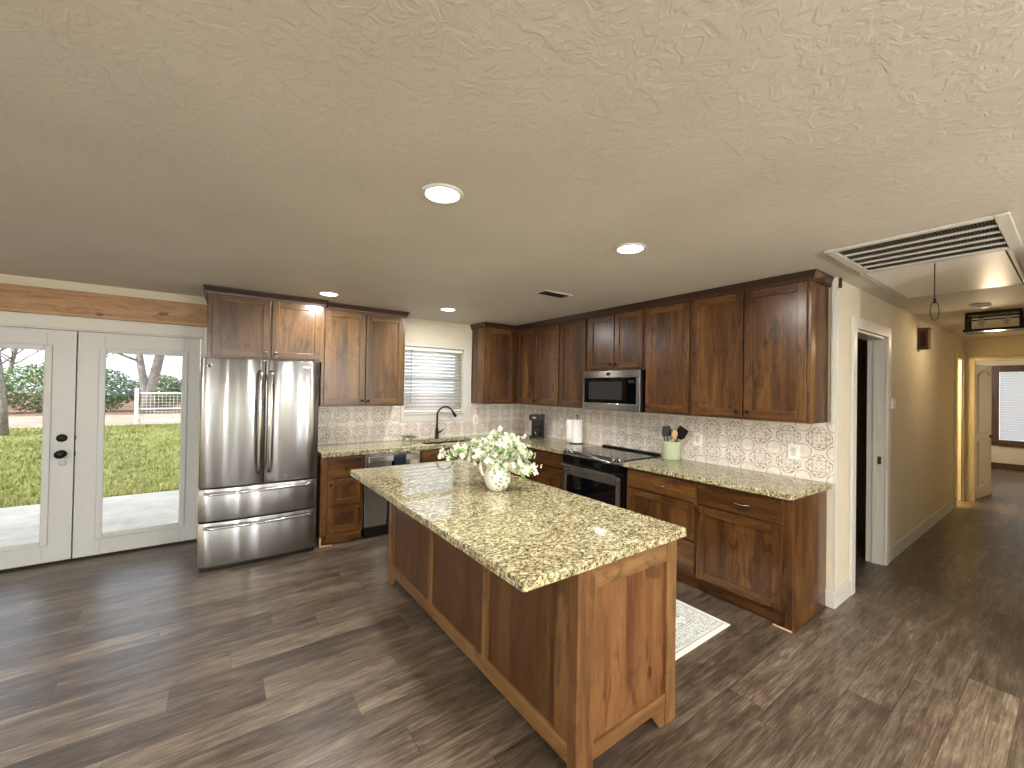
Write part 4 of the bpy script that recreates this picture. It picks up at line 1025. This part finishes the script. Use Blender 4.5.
o = bpy.data.objects.new('lamp', l); COL.objects.link(o); o.location = (0, 0, -.24); o.parent = hl
# chime box
ch = thing('door_chime', 'small brown wooden door chime box high on the hall wall', 'door chime', (2.62, -LW-.001, 2.08))
MB().box(-.055, .055, -.085, 0, .0, .215, 'dwood').box(-.06, .06, -.092, 0, .2155, .235, 'dwood').build('wooden_case', ch, .003)
MB().box(-.059, -.0555, -.065, -.02, .03, .19, 'bronze').build('metal_panel', ch)
# thermostat
ts = thing('thermostat', 'small pale thermostat on the hall wall beside the dark doorway', 'thermostat', (1.53, -LW-.001, 1.44))
MB().box(-.05, .05, -.022, 0, 0, .105, 'plate').build('thermostat_case', ts, .008)
MB().box(-.03, .03, -.0232, -.0222, .05, .085, 'nickel').build('display', ts)
for i, (x, y) in enumerate(((-6.1, -7.0), (-3.9, -8.0), (-1.3, -7.6))):  # unseen globe pendants, added to brighten the ceiling
    t = thing('fill_pendant', 'added white globe fill pendant in the living area behind the camera', 'pendant light', (x, y, H-.001), 0, 'added globe fill pendants')
    MB().lathe([(.05, 0), (.05, -.02), (.004, -.022), (.004, -.40)], 'nickel', 16).build('canopy', t)
    MB().lathe([(.02, -.40), (.09, -.44), (.12, -.52), (.09, -.60), (.02, -.64)], 'led', 20).build('globe', t)
    l = bpy.data.lights.new('lamp', 'POINT'); l.energy = 155; l.color = (1, .985, .96); l.shadow_soft_size = .12
    o = bpy.data.objects.new('lamp', l); COL.objects.link(o); o.parent = t; o.location = (0, 0, -.80)
# lamp of the bathroom behind the bright doorway, plus added bedroom fill lamp
def globe(loc, w, col, label):
    t = thing('ceiling_globe', label, 'ceiling light', loc)
    MB().lathe([(.06, 0), (.06, -.02), (.10, -.05), (.11, -.09), (.07, -.13), (.002, -.14)], 'led', 20).build('globe', t)
    l = bpy.data.lights.new('lamp', 'POINT'); l.energy = w; l.color = col; l.shadow_soft_size = .1
    o = bpy.data.objects.new('lamp', l); COL.objects.link(o); o.parent = t; o.location = (0, 0, -.26)
globe((4.75, -3.0, H-.001), 130, (1, .78, .46), 'round ceiling light in the bright side room off the hall')
globe((7.8, -3.0, H-.001), 50, (1, .93, .84), 'added round ceiling light brightening the bedroom beyond the hall')

# ---------------------------------------------------------------- outdoors
G = -.12
struct(MB().box(-16, 8, .381, 3.42, G-.1, G, 'patio').build('patio_slab'), 'pale concrete patio outside the doors')
struct(MB().box(-40, 30, 3.421, 17.0, G-.12, G-.01, 'lawn').build('lawn'), 'sunny green lawn')
struct(MB().box(-60, 50, 17.001, 24.0, G-.12, G-.005, 'dirt').build('driveway'), 'pale dirt drive beyond the lawn')
struct(MB().box(-80, 80, 24.001, 70, G-.12, G-.004, 'litter').build('woodland_floor'), 'brown leaf litter under the trees')
struct(MB().box(-80, XW-.62, -60, .35, G-.12, G-.02, 'lawn').build('side_lawn')); struct(MB().box(XW-.61, 30, -60, YR-.16, G-.12, G-.02, 'lawn').build('rear_lawn'))
gb = MB(); rg_ = random.Random(3)
for k in range(26000):
    y = 3.44+13.4*(rg_.random()**1.6); xc = -5.3-.25*(y); x = xc+rg_.uniform(-1, 1)*(1.6+.28*y)
    h = rg_.uniform(.03, .09); a = rg_.uniform(0, PI); w = .006+.0012*y; dx, dy = math.cos(a)*w, math.sin(a)*w; lx_, ly_ = rg_.uniform(-.04, .04), rg_.uniform(-.04, .04)
    vs = [gb.b.verts.new(p) for p in ((x-dx, y-dy, G-.012), (x+dx, y+dy, G-.012), (x+lx_, y+ly_, G-.01+h))]
    gb.b.faces.new(vs)
gb.mi('blade'); tag(gb.build('grass', fix=False), 'tufts of short sunlit grass across the lawn', 'grass', kind='stuff')
# leafy evergreens
def foliage(b, c, rx, ry, rz_, n, size, rnd, mat='hedge'):
    for k in range(n):
        while True:
            p = Vector((rnd.uniform(-1, 1), rnd.uniform(-1, 1), rnd.uniform(-1, 1)))
            if .35 < p.length < 1: break
        p = Vector((p.x*rx, p.y*ry, p.z*rz_)) + Vector(c)
        v = Vector((rnd.gauss(0, 1), rnd.gauss(0, 1), rnd.gauss(0, .6))).normalized(); w = v.orthogonal().normalized(); s_ = size*rnd.uniform(.6, 1.4)
        b.quad([p-v*s_, p+w*s_*.45, p+v*s_, p-w*s_*.45], mat)
def tree_things():
    rnd = random.Random(11)
    for i, (x, y, w, h, lab) in enumerate(((-13.6, 26.5, 1.7, 1.9, 'low dark evergreen bush behind the left trunk'), (-11.2, 27.2, 1.9, 2.5, 'broad evergreen bush filling the left door glass'), (-8.9, 27, 1.6, 2.4, 'rounded evergreen bush left of the forked tree'), (-6.4, 27.6, 1.4, 2.1, 'evergreen bush behind the forked tree'), (-4.2, 28, 1.6, 2.6, 'pale evergreen bush beyond the gate'), (-1.6, 28.4, 1.7, 2.3, 'evergreen bush seen past the right end of the gate'))):
        t = thing('evergreen_bush', lab, 'bush', (x, y, G), 0)
        b = MB(); foliage(b, (0, 0, h*.52), w, 1.2, h*.52, 3600, .085, rnd); b.build('foliage', t, fix=False)
        MB().tube([(0, 0, 0), (.05, 0, h*.5)], [.10, .05], 'bark', 8).build('trunk', t)
tree_things()
def limb(b, p, d, L, r, depth, rnd, mat='bark'):
    n = 4; pts = [p]; dd = d.normalized()
    for k in range(n):
        dd = (dd+Vector((rnd.gauss(0, .12), rnd.gauss(0, .12), rnd.gauss(.02, .08)))).normalized(); pts.append(pts[-1]+dd*L/n)
    b.tube(pts, [r*(1-.5*k/n) for k in range(n+1)], mat, 6 if depth > 1 else 4)
    if depth <= 0: return
    for k in range(3 if depth > 1 else 4):
        nd = (dd+Vector((rnd.gauss(0, .6), rnd.gauss(0, .6), rnd.gauss(.15, .4)))).normalized()
        limb(b, pts[rnd.choice([2, 3, 4])], nd, L*rnd.uniform(.5, .75), r*.5, depth-1, rnd, 'twig' if depth < 3 else mat)
MT['dryleaf'] = ground_mat('pale_dry_leaf', (150, 122, 96), (178, 152, 120), (196, 180, 140), 5, 0)
def bare_tree(x, y, label, trunks, seed, h=5):
    rnd = random.Random(seed); t = thing('bare_tree', label, 'tree', (x, y, G)); b = MB(); tw = MB()
    for (dx, dz, r) in trunks:
        pts = [Vector((0, 0, 0)), Vector((dx*.05, 0, .8)), Vector((dx*.35, 0, 1.9)), Vector((dx, 0, dz))]
        b.tube(pts, [r*1.25, r, r*.9, r*.75], 'bark', 10)
        for k in range(5): limb(tw, pts[3]+(pts[2]-pts[3])*rnd.uniform(0, .7), Vector((rnd.gauss(0, .8), rnd.gauss(0, .5), rnd.uniform(.2, 1))), h*.42, r*.35, 3, rnd)
    b.build('trunk', t); tw.build('branches', t)
    lv = MB()
    foliage(lv, (0, 0, h*.62), h*.5, h*.35, h*.42, 1500 if h > 4 else 500, .035, rnd, 'dryleaf'); lv.build('leaves', t, fix=False)
bare_tree(-6.75, 25.5, 'tall grey forked tree behind the wire gate', [(-.55, 4.4, .20), (.75, 4.6, .26)], 5)
bare_tree(-8.93, 14.4, 'slender grey tree at the left edge of the lawn', [(-.4, 3.2, .085)], 8, 3)
bare_tree(-14.0, 33, 'bare tree with reddish twigs behind the left bush', [(-.3, 3.6, .14), (.5, 3.9, .12)], 13)
bare_tree(-10.4, 34, 'bare twiggy tree standing behind the broad bush', [(.4, 3.6, .13), (-.5, 3.2, .1)], 17)
bare_tree(-4.6, 34, 'bare twiggy tree beyond the gate rails', [(.2, 3.6, .13), (.9, 3.2, .1)], 21)
bare_tree(-1.9, 31, 'bare tree furthest right behind the gate', [(.2, 3.8, .13), (-.6, 3.2, .1)], 25)
bare_tree(-17.5, 31, 'bare tree beyond the left bush', [(.2, 3.8, .13), (-.6, 3.2, .1)], 29)
# gate
gt = thing('wire_gate', 'white railed wire mesh gate at the edge of the lawn', 'gate', (-6.22, 17.05, G))
MT['gpaint'] = plain('weathered_white_paint', (222, 216, 208), .6)
MB().box(-.06, .06, -.06, .06, 0, 1.45, 'gpaint').build('post', gt, .004); MB().box(3.34, 3.46, -.06, .06, 0, 1.45, 'gpaint').build('post', gt, .004)
for z in (1.25, .62, .14): MB().tube([(.07, 0, z), (3.33, 0, z)], .028, 'gpaint', 8).build('rail', gt)
wm = MB()
for k in range(1, 27): wm.tube([(.06+k*.12, 0, .14), (.06+k*.12, 0, 1.25)], .006, 'gpaint', 4)
for k in range(1, 9): wm.tube([(.07, .0, .14+k*.123), (3.33, .0, .14+k*.123)], .006, 'gpaint', 4)
wm.build('wire_mesh', gt)
